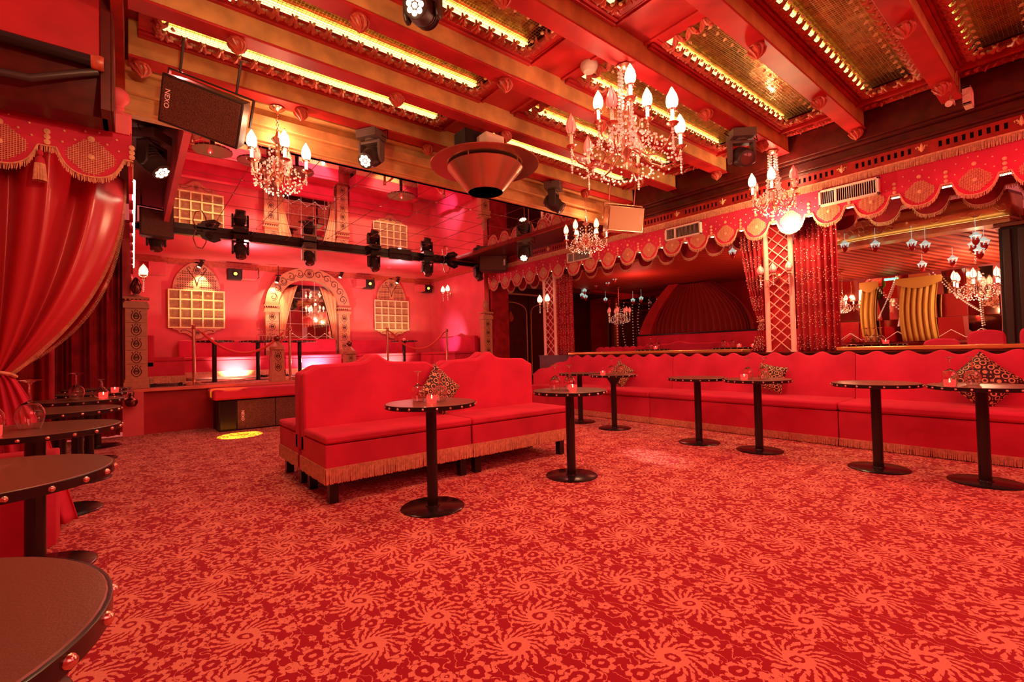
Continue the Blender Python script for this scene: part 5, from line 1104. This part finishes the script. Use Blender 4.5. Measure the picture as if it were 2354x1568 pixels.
b = MB(); b.prism([(4.15, RZ)]+[(4.15+1.75*i/40, 1.17+.05*math.exp(-((i-22)/3)**2)-(.05 if i in (0, 40) else 0)) for i in range(41)]+[(5.9, RZ)], lambda a, z, d: Vector((d, a, z)), 8.25, 8.37); b.build('backrest', velvet, t, bevel=.02); b = MB(); b.box(8.37, 8.9, 4.15, 5.9, RZ+.1, RZ+.45); b.build('seat', velvet, t, bevel=.03)
t = world(thing('raised_sofa', (8.6, 7.0, RZ), 'long red scalloped sofa behind the ledge near the slim lattice post', 'sofa'))
b = MB(); b.prism([(6.0, RZ)]+[(6.0+1.6*i/60, 1.13+.02*cos(i*.9)) for i in range(61)]+[(7.6, RZ)], lambda a, z, d: Vector((d, a, z)), 8.7, 8.82); b.build('backrest', velvet, t, bevel=.015); b = MB(); b.box(8.82, 9.2, 6.0, 7.6, RZ+.1, RZ+.45); b.build('seat', velvet, t, bevel=.03)
G3 = 'round black tables in the raised room'
for x, y, lab in ((7.75, 5.35, 'round black table behind the brass ledge with glasses and a candle, near the narrow curtain'), (7.85, 3.85, 'round black table behind the brass ledge left of the tied starburst curtain'), (9.2, 4.0, 'far round black table below the pleated dome'), (7.7, 1.85, 'round black table behind the ledge in front of the mirror wall')): dup(T0, (x, y, RZ), lab, rz=y, group=G3)
ZR = RZ+.741
for i, (x, y) in enumerate(((7.8, 5.42), (7.86, 5.3))): wine(x, y, ZR, 'upturned wine glass on the raised table near the narrow curtain, ' + ('left' if i == 0 else 'right'))
for i, (x, y) in enumerate(((7.8, 3.98), (7.9, 3.88))): wine(x, y, ZR, 'upturned wine glass on the raised table below the dome, ' + ('left' if i == 0 else 'right'))
for i, (x, y) in enumerate(((7.7, 1.95), (7.76, 1.82), (7.85, 1.9))): wine(x, y, ZR, 'upturned wine glass on the raised table before the mirror wall, ' + ('left', 'right', 'back')[i])
candle(7.7, 5.25, ZR, 'lit tealight on the raised table near the narrow curtain'); candle(7.8, 3.72, ZR, 'lit tealight on the raised table below the dome'); candle(7.66, 1.74, ZR, 'lit tealight on the raised table before the mirror wall'); candle(9.15, 4.1, ZR, 'lit tealight on the far raised table below the dome')
# beaded dark mirror and chandelier on the left side of the raised room
dkmir = mat('smoked_mirror', (.35, .08, .08), .05, metal=1)
t = world(thing('smoked_mirror', (10.9, 8.0, 1.2), 'dark smoked mirror wall with strings of beads at the back of the raised room', 'mirror'))
b = MB(); b.box(10.9, 10.93, 7.0, 8.7, 1.1, 2.5); b.build('mirror_sheet', dkmir, t, smooth=False)
b = MB()
for k in range(7):
    y = 7.05+k*.27
    for q in range(16): b.sph((10.88, y+(.10*sin(q*.2) if k % 2 else 0), 1.2+q*.08), .012, 5)
b.build('bead_strings', crystal, t)
b = MB(); b.box(10.85, 10.95, 8.7, 8.78, 1.0, 2.55); b.box(10.85, 10.95, 8.95, 9.03, 1.0, 2.55); b.build('side_columns', gilt, t)
chandelier('dim pink-flamed chandelier in front of the smoked mirror in the raised room', 9.3, 7.35, 2.62, 1.86, .26, 7, .95, hot=(), power=0, rot=.1)
# ---- gold mirror wall on the right
mirwarm = mat('warm_mirror', (.95, .62, .45), .06, metal=1, bump=.25, bscale=1.5)
t = world(thing('mirror_wall', (9.6, 1.85, 1.1), 'big warm tinted mirror wall with beaded strings, right behind the ledge', 'mirror'))
b = MB(); nY = 6; nZ = 3
for i in range(nY):
    for j in range(nZ):
        y0, y1 = .86+2.0*i/nY, .86+2.0*(i+1)/nY; z0, z1 = 1.10+1.06*j/nZ, 1.10+1.06*(j+1)/nZ; dx = .035*sin(i*2.3+j*4.1); dy = .035*cos(i*3.7+j*1.3)
        b.add([(9.6+dx, y0+.003, z0+.003), (9.6+dy, y1-.003, z0+.003), (9.6-dx, y1-.003, z1-.003), (9.6-dy, y0+.003, z1-.003)], [(0, 3, 2, 1)])
b.build('mirror_tiles', mirwarm, t, smooth=False)
b = MB(); b.box(9.62, 9.66, .84, 2.9, 1.06, 2.2); b.build('backing_board', seam, t, smooth=False)
b = MB()
for (ya, za, yc, zc) in ((2.35, 2.46, 1.7, 1.35), (2.0, 2.4, 2.25, 1.5), (1.55, 2.46, 1.05, 1.5), (1.08, 2.46, 1.04, 1.3), (1.9, 1.9, 2.0, 1.35)):
    for q in range(26): f = q/25; b.sph((9.54, ya+(yc-ya)*f, min(za, 2.14)+(zc-min(za, 2.14))*f-.12*sin(pi*f)*abs(yc-ya)), .012, 5)
for q in range(12): b.bar((9.57, .9+q*.16, 1.14+.12*(q % 2)), (9.57, 1.06+q*.16, 1.14+.12*((q+1) % 2)), .006)
b.build('bead_strings', crystal, t, smooth=False)
reflcloth = mat('yellow_lit_reflection', (.50, .33, .06), .6, sheen=.4)  # yellow light on a mirrored red curtain, put into the cloth colour
for y0, y1, lab in ((2.22, 2.42, 'narrow reflection of a yellow-lit curtain, built as cloth before the mirror wall'), (1.48, 1.92, 'wide reflection of a yellow-lit curtain, built as cloth before the mirror wall')):
    t = world(thing('curtain_reflection', (9.4, (y0+y1)/2, 1.1), lab, 'curtain')); b = MB(); b.grid(lambda u, v: Vector((9.42+.02*sin(u*(y1-y0)*90), y0+(y1-y0)*u+.04*sin(3*v), 1.98-.88*v)), 50, 10); b.build('curtain_cloth', reflcloth, t, solid=.005)
    b = MB(); yc, hw = (y0+y1)/2, (y1-y0)*.62; b.prism([(yc-hw, 2.08)]+[(yc+hw*(q/10-1), 1.99-.08*sin(pi*q/20)) for q in range(21)]+[(yc+hw, 2.08)], lambda a, z, d: Vector((d, a, z)), 9.34, 9.38); b.build('scalloped_top', reflcloth, t, bevel=.005)
chandelier('bright chandelier glowing before the right end of the mirror wall', 9.0, 1.02, 2.30, 1.80, .24, 6, .95, hot=(0, 1, 2, 3, 4, 5), power=26, hotm=shadehot)
chandelier('small glowing chandelier before the left end of the mirror wall', 9.1, 2.62, 2.28, 1.70, .15, 5, .65, hot=(0, 1, 2, 3, 4), power=8, hotm=shadehot)
b = MB(); b.box(9.48, 9.52, 2.0, 2.14, 2.09, 2.12); tag(b.build('green_light', greenled, loc=(9.5, 2.07, 2.24)), 'small glowing green light high in front of the mirror wall', 'light')
# embossed gold frieze with lit cove
t = world(thing('gold_frieze', (8.0, 1.3, 2.6), 'gold embossed frieze curving above the raised room on the right, lit from below', 'frieze'))
emb = mat('embossed_gold_leaf', (.85, .58, .32), .3, metal=.6)
FP = [(8.05, 2.45), (8.0, 2.15), (7.97, 1.85), (7.96, 1.55), (7.96, 1.24), (7.96, .9), (7.96, .60), (8.3, .52)]
b = MB(); vs = []
for x, y in FP: vs += [(x, y, 2.52), (x-.02, y, 2.80)]
b.add(vs, [(2*i, 2*i+1, 2*i+3, 2*i+2) for i in range(len(FP)-1)]); b.build('frieze_band', emb, t, solid=.02)
b = MB(); rn = random.Random(5)
for k in range(30):
    y = .65+1.7*rn.random(); z = 2.60+.15*rn.random(); b.tube([(7.945, y+.07*cos(q*.8+k)*(1-q/9), z+.05*sin(q*.9+k)*(1-q/12)) for q in range(8)], .006, 4)
b.build('relief_scrolls', emb, t)
for z0, z1, d in ((2.50, 2.525, .05), (2.46, 2.50, .0), (2.80, 2.84, .02)):
    b = MB(); vs = []
    for x, y in FP: vs += [(x-d, y, z0), (x-d, y, z1), (x+.25, y, z1), (x+.25, y, z0)]
    b.add(vs, [(4*i+q, 4*i+(q+1) % 4, 4*i+4+(q+1) % 4, 4*i+4+q) for i in range(len(FP)-1) for q in range(4)]+[(3, 2, 1, 0)]); b.build('moulding', carve2 if z0 < 2.8 else woodred, t)
b = MB()
for i in range(len(FP)-2): b.bar((FP[i][0]-.03, FP[i][1], 2.528), (FP[i+1][0]-.03, FP[i+1][1], 2.528), .004)
b.build('cove_light', ledy, t)
# fluted black pier
t = world(thing('fluted_pier', (8.2, .2, 1), 'black fluted pier at the far right behind the ledge', 'pillar')); b = MB(); b.box(7.98, 8.2, -.9, .70, RZ, 2.46); b.build('shaft', blackm, t, bevel=.01)
b = MB()
for k in range(12): b.box(7.955, 7.985, .60-.12*k, .67-.12*k, 1.0, 2.38)
b.build('fluting', blackp, t, bevel=.008); b = MB(); b.box(7.93, 8.24, -.95, .74, 2.40, 2.455); b.build('capital', giltdark, t, bevel=.01)
for i, (y, yy, lab) in enumerate(((.62, .92, 'red upholstered chair back by the fluted pier, left one'), (.22, .52, 'red upholstered chair back at the far right edge behind the ledge'), (2.3, 2.62, 'low red chair back behind the ledge beside the straight curtain'), (.98, 1.3, 'low curved red seat back behind the ledge, left of the chair backs'))):
    t = world(thing('raised_chair', (7.3, (y+yy)/2, RZ), lab, 'chair')); h = (1.20, 1.22, 1.10, 1.12)[i]; b = MB(); b.prism([(y, RZ+.35)]+[(y+(yy-y)*(.5-.5*cos(pi*q/12)), h-.10+.10*sin(pi*q/12)**.5) for q in range(13)]+[(yy, RZ+.35)], lambda a, z, d: Vector((d, a, z)), 7.25, 7.34); b.build('backrest', velvet, t, bevel=.02)
    b = MB(); b.box(7.34, 7.75, y, yy, RZ+.3, RZ+.44); b.build('seat', velvet, t, bevel=.02)
    for lx in (7.28, 7.68):
        for ly in (y+.02, yy-.05): b = MB(); b.box(lx, lx+.03, ly, ly+.03, RZ, RZ+.31); b.build('leg', black, t)
# hanging lanterns
lb = MB()
lan = None
LP = [(1942, 566, 7.9), (2012, 566, 7.9), (2096, 563, 7.9), (2127, 567, 7.9), (2243, 548, 7.9), (2262, 560, 8.0), (2238, 566, 8.2), (2252, 580, 8.0), (2190, 600, 8.8), (2120, 612, 8.9), (1562, 586, 7.4), (1684, 582, 7.3), (1675, 560, 7.3), (1416, 628, 8.3), (1413, 642, 8.3), (1397, 651, 8.6), (1370, 656, 8.8), (1340, 659, 8.9), (1344, 670, 8.9), (1338, 680, 8.9), (1346, 684, 8.9), (1455, 692, 9.9), (1474, 688, 9.9), (1392, 690, 9.9)]
LP.sort(key=lambda q: (q[0] > 1900, q[0] > 1500, q[0])); cnt = {}
for i, (x, y, X) in enumerate(LP):
    p = xp(x, y, X); lab = 'small hanging lantern with crown top and red glass cup in the raised room'
    wh = 'small lantern hanging on the right side of the raised room, in front of the mirror wall' if x > 1900 else ('small lantern hanging just left of the wide lattice post, behind the pelmet' if x > 1500 else 'small lantern in the cluster hanging near the smoked mirror and slim lattice post')
    grp = 'lanterns before the mirror wall' if x > 1900 else ('lanterns left of the wide lattice post' if x > 1500 else 'lanterns near the smoked mirror')
    cnt[grp] = cnt.get(grp, 0)+1; wh = 'small hanging lantern, %s from the left among the %s' % (ORD[cnt[grp]-1], grp)
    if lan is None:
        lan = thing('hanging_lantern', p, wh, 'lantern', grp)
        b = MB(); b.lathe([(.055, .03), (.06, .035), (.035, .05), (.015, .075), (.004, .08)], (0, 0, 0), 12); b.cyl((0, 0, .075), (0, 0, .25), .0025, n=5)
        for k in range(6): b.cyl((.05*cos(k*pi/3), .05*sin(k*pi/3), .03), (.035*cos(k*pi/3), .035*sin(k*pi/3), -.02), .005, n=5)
        b.build('crown_frame', mat('lantern_crown_led_glow', (.8, .9, .85), .2, emit=(.45, .8, .7), es=.5), lan, loc=(0, 0, 0)); b = MB(); b.lathe([(.0001, -.085), (.012, -.08), (.03, -.055), (.038, -.025), (.036, .0)], (0, 0, 0), 12); b.build('red_cup', mat('lantern_red_glass', (.5, .02, .02), .1, spec=.8), lan, loc=(0, 0, 0))  # teal-white LED light on the crown is put in as emission
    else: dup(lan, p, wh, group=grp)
